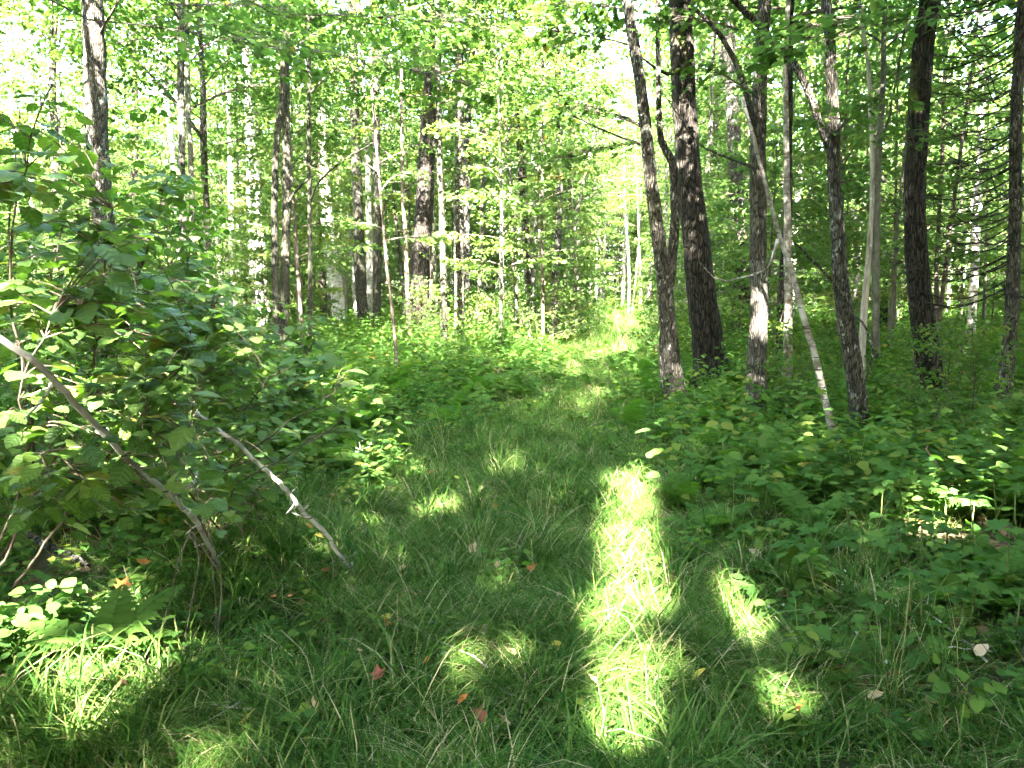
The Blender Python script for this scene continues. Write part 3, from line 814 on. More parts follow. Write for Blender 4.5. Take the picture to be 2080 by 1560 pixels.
near_tree('birch_tree', 'overexposed white birch with torn bark behind the twin grey stems', 'tree', M['b_birch'], 26,
          [(506, 200, 16), (512, 300, 20), (520, 420, 24), (528, 520, 26), (534, 600, 26), (540, 690, 27)], 15, .06, (8, 18, 2.4, 110, .11))
near_tree('dead_snag', 'broken pale snag with a charred black foot leaning behind the thin pole tree', 'dead tree', M['b_birch'], 28,
          [(660, 290, 14), (664, 380, 20), (668, 460, 24), (678, 540, 26), (686, 600, 24), (692, 690, 26)], 6.9, .10, None, sides=16)
near_tree('birch_tree', 'slim white birch far behind the slim grey straight trunk', 'tree', M['b_birch'], 30,
          [(462, 160, 9), (466, 300, 10), (470, 450, 12), (474, 560, 13), (478, 680, 14)], 14, .05, (8, 16, 2.2, 100, .11))
near_tree('aspen_tree', 'grey pole tree left of the broad shaggy-barked tree', 'tree', M['b_grey'], 18,
          [(112, 0, 13), (108, 100, 14), (107, 200, 14), (112, 290, 15), (118, 480, 15), (125, 720, 17)], 14, .05, (6.5, 18, 2.4, 110, .11))
near_tree('birch_tree', 'white trunk bleached by sun beyond the hazel thicket, farthest out from the path', 'tree', M['b_birch'], 22,
          [(14, 0, 13), (18, 120, 14), (24, 200, 15), (32, 400, 16), (40, 700, 18)], 15, .05, (7.5, 18, 2.4, 110, .11))

# ------------------------------------------------------------------ trees around and behind the viewpoint that shade the near ground, mostly unseen and added for that
def shade_tree(x, y, H, lo, nbr, bl, nl, ls, label, spr=(), bark='b_grey', name='maple_tree', r=.14, tmpl=OVATE):
    g = np.random.default_rng(int(abs(x * 100 + y * 37)) + 5)
    root = np.array([x, y, float(gz(x, y))])
    t = thing(name, label, 'tree', root, 'trees shading the near end of the path')
    n = int(H / .4)
    z = np.linspace(-.05, H, n)
    C = np.stack([.15 * np.sin(z * .5 + x), .15 * np.sin(z * .43 + y), z], -1) * np.array([1, 1, 1]); C[:, :2] -= C[0, :2]
    V, Q, T = tube(C, np.linspace(r, .02, n) * (1 + .4 * np.exp(-z / .2)), 12, .05, int(abs(x * 31)))
    ge = Geo(); ge.add(V, Q, T); obj('trunk', ge.mesh('trunk', M[bark]), t)
    fn = lambda zz: np.array([np.interp(zz, z, C[:, 0]), np.interp(zz, z, C[:, 1]), zz])
    wood = Geo(); lf = []
    crown(g, wood, fn, lo, H * .98, nbr, bl, nl, ls, tmpl, lf, el=(5, 40), rb=.03)
    for (u0, v0, y0, u1, v1, y1, nn, wd, l2) in spr:
        a = at_y(u0, v0, y0) - root; b = at_y(u1, v1, y1) - root
        q = b - a; L = float(np.hypot(q[0], q[1]))
        tr = fn(max(1.5, a[2] - .6)); ge2 = Geo()
        V, Q, T = tube(smooth_line([tr, (tr + a) / 2 + np.array([.1, .1, .55]), a], 12), np.linspace(.011, .006, 12), 7, .05, 3); ge2.add(V, Q, T)
        obj('limb', ge2.mesh('limb', M[bark]), t)
        line, P, D = sprays(g, a, math.atan2(q[1], q[0]), L, math.atan2(q[2] + .1 * L, L), nn, wd / max(L, .1), .0)
        twig_wood(wood, g, line, .007, P, 3)
        lf.append((P, D, leaf_normals(g, nn, .3), l2 * g.uniform(.6, 1.15, nn), np.clip(g.normal(.42, .2, nn), 0, 1)))
    tag(obj('branches', wood.mesh('branches', M['b_twig']), t), kind='stuff')
    me = leaf_mesh('crown', lf, tmpl, M['maple'], root, True)
    if me: obj('crown', me, t)

lab = 'leafy maple overhanging the near end of the grass path'
shade_tree(-5.4, 4.4, 11, 3.6, 26, 3.2, 190, .13, 'maple beyond the hazel thicket with long limbs reaching over the path',
           spr=[(180, 40, 6.8, 640, 120, 7.4, 210, .8, .09), (520, 90, 8.0, 1010, 190, 9.0, 260, .9, .09), (560, 30, 8.5, 1040, 70, 9.6, 280, .9, .095), (330, 10, 8.2, 620, 30, 9.4, 200, .8, .095)], tmpl=MAPLE)
shade_tree(6.3, 5.2, 12, 4.4, 26, 3.2, 190, .13, 'maple standing beyond the fern bank with limbs over the path',
           spr=[(2020, 20, 6.8, 1560, 100, 6.8, 220, .7, .105)], tmpl=MAPLE)
gs = np.random.default_rng(3)
shade_spots = []
for yb in (-2.5, -6, -9.5, -13, -17, -21, -25):
    for k in range(-3, 4):
        x = k * 3.4 + gs.uniform(-.9, .9) + (1.7 if int(yb) % 2 else 0) - 1.0
        y = yb + gs.uniform(-1, 1)
        if abs(x - (.45 + (y - 4) * .158)) < .45 or math.hypot(x, y) < 2.2:
            continue
        shade_spots.append((x, y))
shade_spots += [(-7.6, 7.6), (-9.0, 11.2), (8.4, 8.3), (9.6, 12.0), (-4.3, .8), (4.6, 1.2), (-3.2, -1.0), (3.4, -1.4), (-9.5, 4.0), (9.5, 3.6), (1.5, -2.6), (-2.3, -3.4), (2.4, -5.4), (-.05, -7.6), (-2.4, -8.2), (-.7, -11.4), (-2.9, -12.6), (-1.4, -15.2), (-3.6, -16.6), (-1.9, -19.0), (-4.3, -20.0), (1.0, -10.5), (.6, -14.5), (-.6, -4.9), (5.6, -3.6), (-5.8, -3.2), (4.4, 2.8), (6.2, 2.6), (7.3, 6.2), (3.0, .7), (2.3, -.8), (6.6, -.6), (8.2, 1.4)]
for x, y in shade_spots:
    shade_tree(x, y, gs.uniform(13, 18), gs.uniform(4.8, 6.5), 26, 3.4, 210, .19, lab, tmpl=DIAMOND)

# ------------------------------------------------------------------ prototypes for the wood
def proto_tall(seed, bark, H, r, lo, nbr, bl, nl, ls, name, cat='tree', lean=.3, tmpl=None, lmat='far_leaf', el=(5, 40)):
    g = np.random.default_rng(seed)
    t = thing(name, '', cat, (0, 0, 0))
    n = int(H / .35)
    z = np.linspace(-.08, H, n)
    C = np.stack([lean * np.sin(z * g.uniform(.12, .3) + g.uniform(0, 6)), lean * np.sin(z * g.uniform(.12, .3) + g.uniform(0, 6)), z], -1); C[:, :2] -= C[0, :2]
    R = r * (1 - .8 * (z.clip(0) / H) ** 1.2) * (1 + .5 * np.exp(-z.clip(0) / .2))
    V, Q, T = tube(C, R, 9, .05, seed)
    ge = Geo(); ge.add(V, Q, T); obj('trunk', ge.mesh('trunk', bark), t)
    fn = lambda zz: np.array([np.interp(zz, z, C[:, 0]), np.interp(zz, z, C[:, 1]), zz])
    wood = Geo(); lf = []
    crown(g, wood, fn, lo, H * .99, nbr, bl, nl, ls, DIAMOND, lf, el=el, rb=min(.012 + r * .08, r * .6))
    tag(obj('branches', wood.mesh('branches', M['b_twig']), t), kind='stuff')
    obj('crown', leaf_mesh('crown', lf, tmpl or DIAMOND, M[lmat]), t)
    return t

TALL = [proto_tall(101, M['b_grey'], 17, .13, 6.5, 30, 2.6, 190, .15, 'maple_tree'),
        proto_tall(102, M['b_dark'], 18, .19, 7.0, 30, 2.9, 200, .16, 'basswood_tree'),
        proto_tall(103, M['b_birch'], 16, .11, 7.5, 24, 2.4, 170, .14, 'birch_tree'),
        proto_tall(104, M['b_aspen'], 18, .13, 8.5, 22, 2.3, 120, .14, 'aspen_tree'),
        proto_tall(105, M['b_smooth'], 14, .085, 5.5, 28, 2.4, 170, .14, 'maple_tree'),
        proto_tall(106, M['b_aspen'], 15, .09, 7.0, 20, 2.1, 120, .14, 'aspen_tree')]
TALL_L = ['grey-barked tree in the wood behind the %s', 'thick dark-barked tree in the wood behind the %s', 'white-barked birch in the wood behind the %s',
          'tall pale aspen in the wood behind the %s', 'slim greenish-grey pole tree in the wood behind the %s', 'slim pale aspen pole in the wood behind the %s']
TALL_G = ['grey trees of the wood', 'dark trees of the wood', 'white birches of the wood', 'tall aspens of the wood', 'pole trees of the wood', 'slim aspens of the wood']
SAP = [proto_tall(201, M['b_twig'], 5.0, .028, .9, 30, 1.4, 110, .125, 'maple_sapling', lean=.15),
       proto_tall(202, M['b_smooth'], 7.5, .040, 1.6, 34, 1.8, 120, .125, 'maple_sapling', lean=.2),
       proto_tall(203, M['b_twig'], 9.5, .050, 2.4, 36, 2.1, 130, .13, 'maple_sapling', lean=.25),
       proto_tall(204, M['b_twig'], 3.2, .020, .4, 26, 1.1, 90, .115, 'maple_sapling', lean=.12)]
SAP_L = ['leafy young maple of the understorey behind the %s', 'tall leafy maple sapling filling the gap behind the %s',
         'slim understorey maple with layered pale leaves behind the %s', 'low bushy maple sapling on the ground behind the %s']
SAP_G = ['young maples of the understorey', 'tall maple saplings of the understorey', 'slim understorey maples', 'low maple saplings']

pos = []
def free(x, y, dmin):
    for a, b in pos:
        if (a - x) ** 2 + (b - y) ** 2 < dmin * dmin: return False
    return True
first = set()
def place(proto, k, labels, groups, x, y, rz, s):
    key = (id(proto), k)
    loc = (x, y, float(gz(x, y)) - .02)
    if key not in first:
        first.add(key)
        p = proto[k]; p.location = loc; p.rotation_euler = (0, 0, rz); p.scale = (s, s, s)
        p['label'] = labels[k] % behind(x, y); p['group'] = groups[k]
    else:
        copy_tree(proto[k], loc, rz, s, labels[k] % behind(x, y), groups[k])

SHORT = ['broad shaggy-barked tree', 'slim grey straight trunk', 'slim grey straight trunk', 'pale mottled forked trunk', 'twin grey stems', 'thin straight pole tree', 'dark greenish trunk',
         'sun-spotted rough trunk', 'thick dark leaning trunk', 'slender trunk by the thick leaning one', 'straight brown mottled trunk', 'slightly bowed trunk', 'whip-thin sapling', 'slim straight sapling', 'thin pale straight trunk', 'thin forked trunk',
         'leaning pole at the path bend', 'leaning double trunk', 'very thick mossy trunk', 'sunlit tan trunk', 'ash-grey flaky trunk', 'dark knotty trunk', 'straight birch stem', 'thin leaning birch', 'lichen-speckled forked trunk',
         'bare dead pole', 'slender upright trunk', 'big almost black trunk', 'thin dark pole', 'white sunlit birch', 'conifer with drooping dead branches', 'torn-barked white birch', 'broken pale snag', 'slim far white birch', 'grey pole tree', 'sun-bleached white trunk']
def behind(x, y):
    u = W / 2 + F * x / y
    c = [(abs(a - u), k) for k, (a, b) in enumerate(NEAR) if b < y + 1]
    return SHORT[min(c)[1]] if c else SHORT[0]
gw = np.random.default_rng(21)
def hidden(x, y, tall):
    u = W / 2 + F * x / y
    if 640 < u < 1010 and y < 28.5: return True
    if 330 < u < 1010 and y < 27.5: return tall or y < 18 or (int(x * 977 + y * 131) % 10) > 3
    if u <= 330 and y < 15: return True
    if u > 1330 and y < (23 if tall else 16): return True
    return False
def half(y): return y * .66 + 3
n_t = 0
tries = 0
while n_t < 150 and tries < 6000:
    tries += 1
    y = 17 + 46 * gw.uniform() ** .75
    x = gw.uniform(-half(y), half(y))
    clear = 2.0 if y < 45 else 1.6
    if abs(x - pathx(y)) < clear or hidden(x, y, True) or not free(x, y, 1.5): continue
    # keep room for the trunks placed by hand
    u = W / 2 + F * x / y
    pos.append((x, y)); n_t += 1
    k = gw.choice(6, p=[.30, .16, .11, .08, .26, .09])
    place(TALL, k, TALL_L, TALL_G, x, y, gw.uniform(0, 6.28), gw.uniform(.85, 1.15))
for (x, y, k) in [(1.2, 25, 0), (5.6, 24.5, 4), (2.6, 31, 4), (7.0, 30, 0), (7.6, 37.5, 4), (4.2, 46, 1), (8.4, 45, 0)]:
    place(TALL, k, TALL_L, TALL_G, x, y, gw.uniform(0, 6.28), gw.uniform(.95, 1.1)); pos.append((x, y))
for q in range(34):
    y = gw.uniform(29, 48); x = pathx(y) - gw.uniform(2.2, .5 * y)
    if not free(x, y, 1.0): continue
    place(TALL, 4, TALL_L, TALL_G, x, y, gw.uniform(0, 6.28), gw.uniform(.6, .95)); pos.append((x, y))
n_s = 0; tries = 0
while n_s < 270 and tries < 8000:
    tries += 1
    y = 12.5 + 46 * gw.uniform() ** .8
    x = gw.uniform(-half(y), half(y))
    off = abs(x - pathx(y))
    if off < (2.0 if y < 20 else 1.5) or not free(x, y, .9): continue
    if hidden(x, y, False) or (y < 17 and off < 3.0): continue
    pos.append((x, y)); n_s += 1
    k = gw.choice(4, p=[.28, .30, .22, .20])
    place(SAP, k, SAP_L, SAP_G, x, y, gw.uniform(0, 6.28), gw.uniform(.8, 1.2))

BUSH = [proto_tall(301, M['b_hazel'], 2.7, .016, .25, 30, 1.15, 42, .10, 'hazel_bush', 'shrub', .25, OVATE, 'herb', (15, 60)),
        proto_tall(302, M['b_hazel'], 1.8, .012, .15, 22, 1.0, 34, .085, 'leafy_bush', 'shrub', .2, OVATE, 'herb', (15, 60)),
        proto_tall(303, M['b_hazel'], 1.5, .012, .12, 22, 1.0, 38, .075, 'leafy_bush', 'shrub', .2, DIAMOND, 'far_leaf', (20, 65))]
BUSH_L = ['tall hazel bush with broad leaves behind the %s', 'waist-high leafy bush behind the %s', 'low fine-leaved bush behind the %s']
BUSH_L = [b.replace('behind', 'nearest') for b in BUSH_L]
BUSH_G = ['tall hazel bushes', 'waist-high bushes', 'fine-leaved bushes']
def behind_(x, y): return behind(x, y)
for k in range(11):
    y = gw.uniform(6.5, 14.5); x = -gw.uniform(y * .30 + .9, y * .66 + 1.2)
    place(BUSH, gw.choice(3, p=[.5, .3, .2]), BUSH_L, BUSH_G, x, y, gw.uniform(0, 6.28), gw.uniform(.75, 1.1))
for k in range(56):
    y = 20 + 22 * gw.uniform(); x = pathx(y) - gw.uniform(1.1, 5.2)
    place(BUSH, gw.choice([1, 2]), BUSH_L, BUSH_G, x, y, gw.uniform(0, 6.28), gw.uniform(.55, 1.0))
for k in range(30):
    y = 14.5 + 25 * gw.uniform(); x = pathx(y) + gw.uniform(1.2, 4.0)
    place(BUSH, gw.choice([1, 2]), BUSH_L, BUSH_G, x, y, gw.uniform(0, 6.28), gw.uniform(.45, .8))
for k in range(14):
    y = gw.uniform(7, 13); x = gw.uniform(y * .30, y * .66 + .6)
    place(BUSH, gw.choice([1, 2]), BUSH_L, BUSH_G, x, y, gw.uniform(0, 6.28), gw.uniform(.4, .7))

# ------------------------------------------------------------------ scattered small growth (instanced on points)
def joined(root, name):
    """one mesh out of a prototype for the far wood"""
    Vs, Fs, ts, mi, mats, n = [], [], [], [], [], 0
    for c in root.children:
        me = c.data
        v = np.empty(len(me.vertices) * 3, np.float32); me.vertices.foreach_get('co', v); v = v.reshape(-1, 3)
        me.calc_loop_triangles()
        tr = np.empty(len(me.loop_triangles) * 3, np.int32); me.loop_triangles.foreach_get('vertices', tr)
        t = np.empty(len(me.vertices), np.float32); me.attributes['tint'].data.foreach_get('value', t)
        Vs.append(v); Fs.append(tr.reshape(-1, 3) + n); ts.append(t); mi += [len(mats)] * (len(tr) // 3); mats.append(me.materials[0]); n += len(v)
    me = new_mesh(name, np.concatenate(Vs), np.concatenate(Fs), None, np.concatenate(ts))
    for m in mats: me.materials.append(m)
    me.polygons.foreach_set('material_index', np.array(mi, np.int32))
    return bpy.data.objects.new(name, me)

def scatter_stuff(name, label, cat, protos, P, R, S, I):
    src = bpy.data.collections.new(name + '_source')
    for i, p in enumerate(protos):
        p.name = '%s_%02d' % (name, i)
        src.objects.link(p)
    me = bpy.data.meshes.new(name)
    P = np.ascontiguousarray(P, np.float32)
    me.vertices.add(len(P)); me.vertices.foreach_set('co', P.ravel())
    a = me.attributes.new('rot', 'FLOAT_VECTOR', 'POINT'); a.data.foreach_set('vector', np.ascontiguousarray(R, np.float32).ravel())
    a = me.attributes.new('scl', 'FLOAT', 'POINT'); a.data.foreach_set('value', np.ascontiguousarray(S, np.float32))
    a = me.attributes.new('idx', 'INT', 'POINT'); a.data.foreach_set('value', np.ascontiguousarray(I, np.int32))
    me.update()
    o = obj(name, me)
    ng = bpy.data.node_groups.new(name, 'GeometryNodeTree')
    ng.interface.new_socket('Geometry', in_out='INPUT', socket_type='NodeSocketGeometry')
    ng.interface.new_socket('Geometry', in_out='OUTPUT', socket_type='NodeSocketGeometry')
    nd, lk = ng.nodes, ng.links
    gi = nd.new('NodeGroupInput'); go = nd.new('NodeGroupOutput')
    ci = nd.new('GeometryNodeCollectionInfo'); ci.inputs['Collection'].default_value = src
    ci.inputs['Separate Children'].default_value = True; ci.inputs['Reset Children'].default_value = True
    ip = nd.new('GeometryNodeInstanceOnPoints'); ip.inputs['Pick Instance'].default_value = True
    def na(nm, dt):
        x = nd.new('GeometryNodeInputNamedAttribute'); x.data_type = dt; x.inputs['Name'].default_value = nm
        return [s for s in x.outputs if s.enabled and s.name == 'Attribute'][0]
    er = nd.new('FunctionNodeEulerToRotation')
    lk.new(na('rot', 'FLOAT_VECTOR'), er.inputs[0])
    lk.new(gi.outputs[0], ip.inputs['Points']); lk.new(ci.outputs[0], ip.inputs['Instance'])
    lk.new(na('idx', 'INT'), ip.inputs['Instance Index']); lk.new(er.outputs[0], ip.inputs['Rotation']); lk.new(na('scl', 'FLOAT'), ip.inputs['Scale'])
    lk.new(ip.outputs[0], go.inputs[0])
    md = o.modifiers.new('scatter', 'NODES'); md.node_group = ng
    tag(o, label, cat, None, 'stuff')
    return o

def blades(g, n, R, Lr, wr, e0, curl, az=None, azs=3.2, straw=.12):
    """a tuft of n bent grass blades"""
    a = g.uniform(0, 2 * math.pi, n); r = R * np.sqrt(g.uniform(0, 1, n))
    B = np.stack([r * np.cos(a), r * np.sin(a), np.full(n, -.01)], -1)
    dirz = (g.uniform(0, 6.283, n) if az is None else az + g.normal(0, azs, n))
    h = np.stack([np.cos(dirz), np.sin(dirz), np.zeros(n)], -1); s_ = np.stack([-h[:, 1], h[:, 0], np.zeros(n)], -1)
    L = g.uniform(*Lr, n); w = g.uniform(*wr, n)
    e = np.radians(g.uniform(*e0, n)); c = np.radians(g.uniform(*curl, n))
    K = 4
    pts = [B]
    for k in range(K):
        el = np.maximum(e - c * ((k + .5) / K) ** 1.3, -.9)
        pts.append(pts[-1] + (h * np.cos(el)[:, None] + np.array([0, 0, 1]) * np.sin(el)[:, None]) * (L / K)[:, None] + s_ * (g.normal(0, .02, n) * L)[:, None])
    pts = np.stack(pts, 1)                                           # n, K+1, 3
    pts[:, 1:, 2] = np.maximum(pts[:, 1:, 2], .006 + g.uniform(0, .03, n)[:, None])
    wd = np.array([.8, 1, .9, .6])
    Lf = pts[:, :K] - s_[:, None] * (w[:, None] * wd)[..., None] / 2
    Rt = pts[:, :K] + s_[:, None] * (w[:, None] * wd)[..., None] / 2
    V = np.concatenate([Lf, Rt, pts[:, K:]], 1)                     # n, 2K+1, 3
    T = []
    for k in range(K - 1):
        T += [(k, K + k, K + k + 1), (k, K + k + 1, k + 1)]
    T.append((K - 1, 2 * K - 1, 2 * K))
    T = np.array(T)
    Ff = (T[None] + (np.arange(n) * (2 * K + 1))[:, None, None]).reshape(-1, 3)
    tint = np.where(g.uniform(0, 1, n) < straw, g.uniform(.86, 1, n), g.uniform(.05, .8, n))
    return V.reshape(-1, 3), Ff, np.repeat(tint, 2 * K + 1)

def tuft(name, mat, *a, **k):
    V, Ff, t = blades(*a, **k)
    return bpy.data.objects.new(name, new_mesh(name, V, Ff, mat, t))

gg = np.random.default_rng(5)
GR = [tuft('tuft', M['grass'], gg, 120, .17, (.09, .24), (.0035, .007), (25, 80), (20, 100), straw=.08),
      tuft('tuft', M['grass'], gg, 110, .18, (.14, .32), (.0035, .007), (15, 65), (30, 100), straw=.12),
      tuft('tuft', M['grass'], gg, 90, .20, (.24, .48), (.0035, .0065), (15, 60), (20, 80), az=0.4, azs=.8, straw=.18),
      tuft('tuft', M['grass'], gg, 60, .07, (.30, .55), (.005, .009), (50, 85), (60, 140), straw=.10),
      tuft('tuft', M['straw'], gg, 40, .22, (.22, .48), (.0022, .004), (8, 35), (10, 40), az=0, azs=.55, straw=.4),
      tuft('tuft', M['grass'], gg, 40, .05, (.35, .70), (.0025, .004), (65, 88), (20, 90), straw=.3)]

def in_view(x, y, m=1.2):
    return np.abs(x) < y * .66 + m

FERN0 = at_ground(225, 1375)
def grass_points():
    P = []; R = []; S = []; I = []
    def band(y0, y1, dens, hwid, s0, s1, probs, fade_side=True):
        area = (y1 - y0) * hwid * 2
        n = int(area * dens)
        y = gg.uniform(y0, y1, n); off = gg.uniform(-1, 1, n) * hwid
        x = pathx(y) + off
        k = in_view(x, y)
        if fade_side:
            k &= gg.uniform(0, 1, n) > np.clip((np.abs(off) - hwid * .6) / (hwid * .4), 0, 1) * .95
        x, y = x[k], y[k]; m = len(x)
        ch = gg.choice(6, m, p=probs)
        patch = np.sin(x * 2.1 + 1.4 * np.sin(y * 1.3)) + np.sin(y * 1.7 + 1.1 * np.sin(x * 1.9 + 2))
        ch = np.where((patch > .75) & (gg.uniform(0, 1, m) < .2), 4, ch)
        ch = np.where((patch < -.9) & (gg.uniform(0, 1, m) < .35), 2, ch)
        if y1 < 6:
            kk = np.hypot(x - FERN0[0], y - FERN0[1]) > .34
            x, y, ch = x[kk], y[kk], ch[kk]; m = len(x)
        P.append(np.stack([x, y, gz(x, y)], -1)); S.append(gg.uniform(s0, s1, m)); I.append(ch)
        rr = np.zeros((m, 3)); rr[:, 2] = gg.uniform(0, 6.28, m); rr[:, :2] = gg.normal(0, .08, (m, 2)); R.append(rr)
    pr = [.27, .29, .27, .12, .045, .005]
    band(1.9, 5.0, 70, 2.2, .65, 1.0, pr)
    band(5.0, 8.5, 55, 2.3, .7, 1.05, pr)
    band(8.5, 12, 24, 1.9, .75, 1.1, [.28, .27, .22, .12, .08, .03])
    band(12, 20, 12, 1.2, .75, 1.1, [.33, .29, .18, .08, .10, .02])
    band(20, 60, 9, 2.0, 1.1, 1.9, [.33, .29, .15, .11, .10, .02])
    band(2.2, 8, 8, 5.0, .6, .9, [.3, .25, .2, .1, .1, .05], False)
    # swaths of laid-over stems
    for (u0, v0, u1, v1, n, k) in [(700, 1290, 1280, 1310, 34, 2), (700, 1290, 1280, 1310, 12, 4), (1180, 1330, 1400, 1370, 12, 2), (760, 1060, 960, 1050, 12, 4), (800, 1130, 1180, 1150, 24, 2), (1400, 1390, 1700, 1420, 12, 2), (1000, 1090, 1200, 1080, 8, 4)]:
        a, b = at_ground(u0, v0), at_ground(u1, v1)
        t = gg.uniform(0, 1, n)
        Q = a + (b - a) * t[:, None]; Q[:, :2] += gg.normal(0, .07, (n, 2)); Q[:, 2] = gz(Q[:, 0], Q[:, 1]) + .03
        rr = np.zeros((n, 3)); rr[:, 2] = math.atan2(b[1] - a[1], b[0] - a[0]) + gg.normal(0, .15, n) + (gg.uniform(0, 1, n) < .3) * math.pi
        P.append(Q); R.append(rr); S.append(gg.uniform(.7, 1.0, n)); I.append(np.full(n, k))
    return np.concatenate(P), np.concatenate(R), np.concatenate(S), np.concatenate(I)
scatter_stuff('grass', 'long matted green grass with dry stems covering the path', 'grass', GR, *grass_points())

def leaf_obj(name, leafs, tmpl, mat, wood=None):
    return bpy.data.objects.new(name, leaf_mesh(name, leafs, tmpl, mat))

def herb(g, n, h, rad, ls, tmpl, mat, tilt=.35):
    """stems with leaves along them"""
    P = []; D = []
    for s in range(max(1, n // 9)):
        az = g.uniform(0, 6.28); lean = g.uniform(0, .5)
        a = np.array([g.uniform(-rad, rad) * .5, g.uniform(-rad, rad) * .5, 0])
        top = a + np.array([math.cos(az) * lean * h, math.sin(az) * lean * h, h * g.uniform(.6, 1)])
        for k in range(9):
            t = .25 + .75 * k / 8
            aa = k * 2.4 + g.uniform(-.4, .4)
            p = a + (top - a) * t
            d = np.array([math.cos(aa), math.sin(aa), g.uniform(-.3, .35)])
            P.append(p + d * ls * .25); D.append(d)
    P = np.array(P); D = np.array(D); m = len(P)
    return leaf_obj('h', [(P, D, leaf_normals(g, m, tilt), ls * g.uniform(.6, 1.15, m), g.uniform(.05, .95, m))], tmpl, M[mat])

def frond_mesh(seed, L=.55, pairs=17):
    g = np.random.default_rng(seed)
    s = np.linspace(0, 1, pairs + 4)
    el = np.radians(70 - 75 * s)
    line = np.concatenate([[[0, 0, 0]], np.cumsum(np.stack([np.zeros_like(s), np.cos(el), np.sin(el)], -1) * L / len(s), axis=0)])
    V0, Q, T = tube(line, np.linspace(.0035, .001, len(line)), 3)
    geo = Geo(); geo.add(V0, Q, T, .2)
    for k in range(3, len(line) - 1):
        f = (k - 3) / (len(line) - 4)
        wl = L * .24 * math.sin(math.pi * min(1, .22 + .80 * f)) ** .8 + .008
        tng = norm(line[k + 1] - line[k - 1])
        for sg in (-1, 1):
            d = norm(np.array([sg, 0, 0]) + tng * .38 + np.array([0, 0, -.12 + g.normal(0, .08)]))
            nrm = norm(np.cross(np.array([1, 0, 0]), tng)); 
            w = L * .030
            p = line[k]
            side = norm(np.cross(d, nrm)) * w
            v = [p - side * .5, p + side * .5, p + d * wl * .35 + side * 1.0, p + d * wl * .35 - side * 1.0, p + d * wl * .7 + side * .7, p + d * wl * .7 - side * .7, p + d * wl + np.array([0, 0, -.1 * wl])]
            geo.add(np.array(v), [[0, 1, 2, 3], [3, 2, 4, 5]], [[5, 4, 6]], float(np.clip(.5 + g.normal(0, .2), 0, 1)))
    return geo.mesh('frond', M['fern'])
FROND = [frond_mesh(i + 300, .5, 17) for i in range(4)]

def fern_clump_mesh(g, nf=7, s=1.0):
    geo = Geo()
    for k in range(nf):
        me = FROND[k % 4]
        v = np.empty(len(me.vertices) * 3, np.float32); me.vertices.foreach_get('co', v); v = v.reshape(-1, 3)
        me.calc_loop_triangles(); tr = np.empty(len(me.loop_triangles) * 3, np.int32); me.loop_triangles.foreach_get('vertices', tr)
        t = np.empty(len(me.vertices), np.float32); me.attributes['tint'].data.foreach_get('value', t)
        Rm = np.array(Matrix.Rotation(k * 6.28 / nf + g.uniform(-.3, .3), 3, 'Z') @ Matrix.Rotation(g.uniform(-.3, .35), 3, 'X'))
        geo.add(v @ Rm.T * s * g.uniform(.7, 1.1), None, tr.reshape(-1, 3), t)
    return bpy.data.objects.new('fc', geo.mesh('fc', M['fern']))

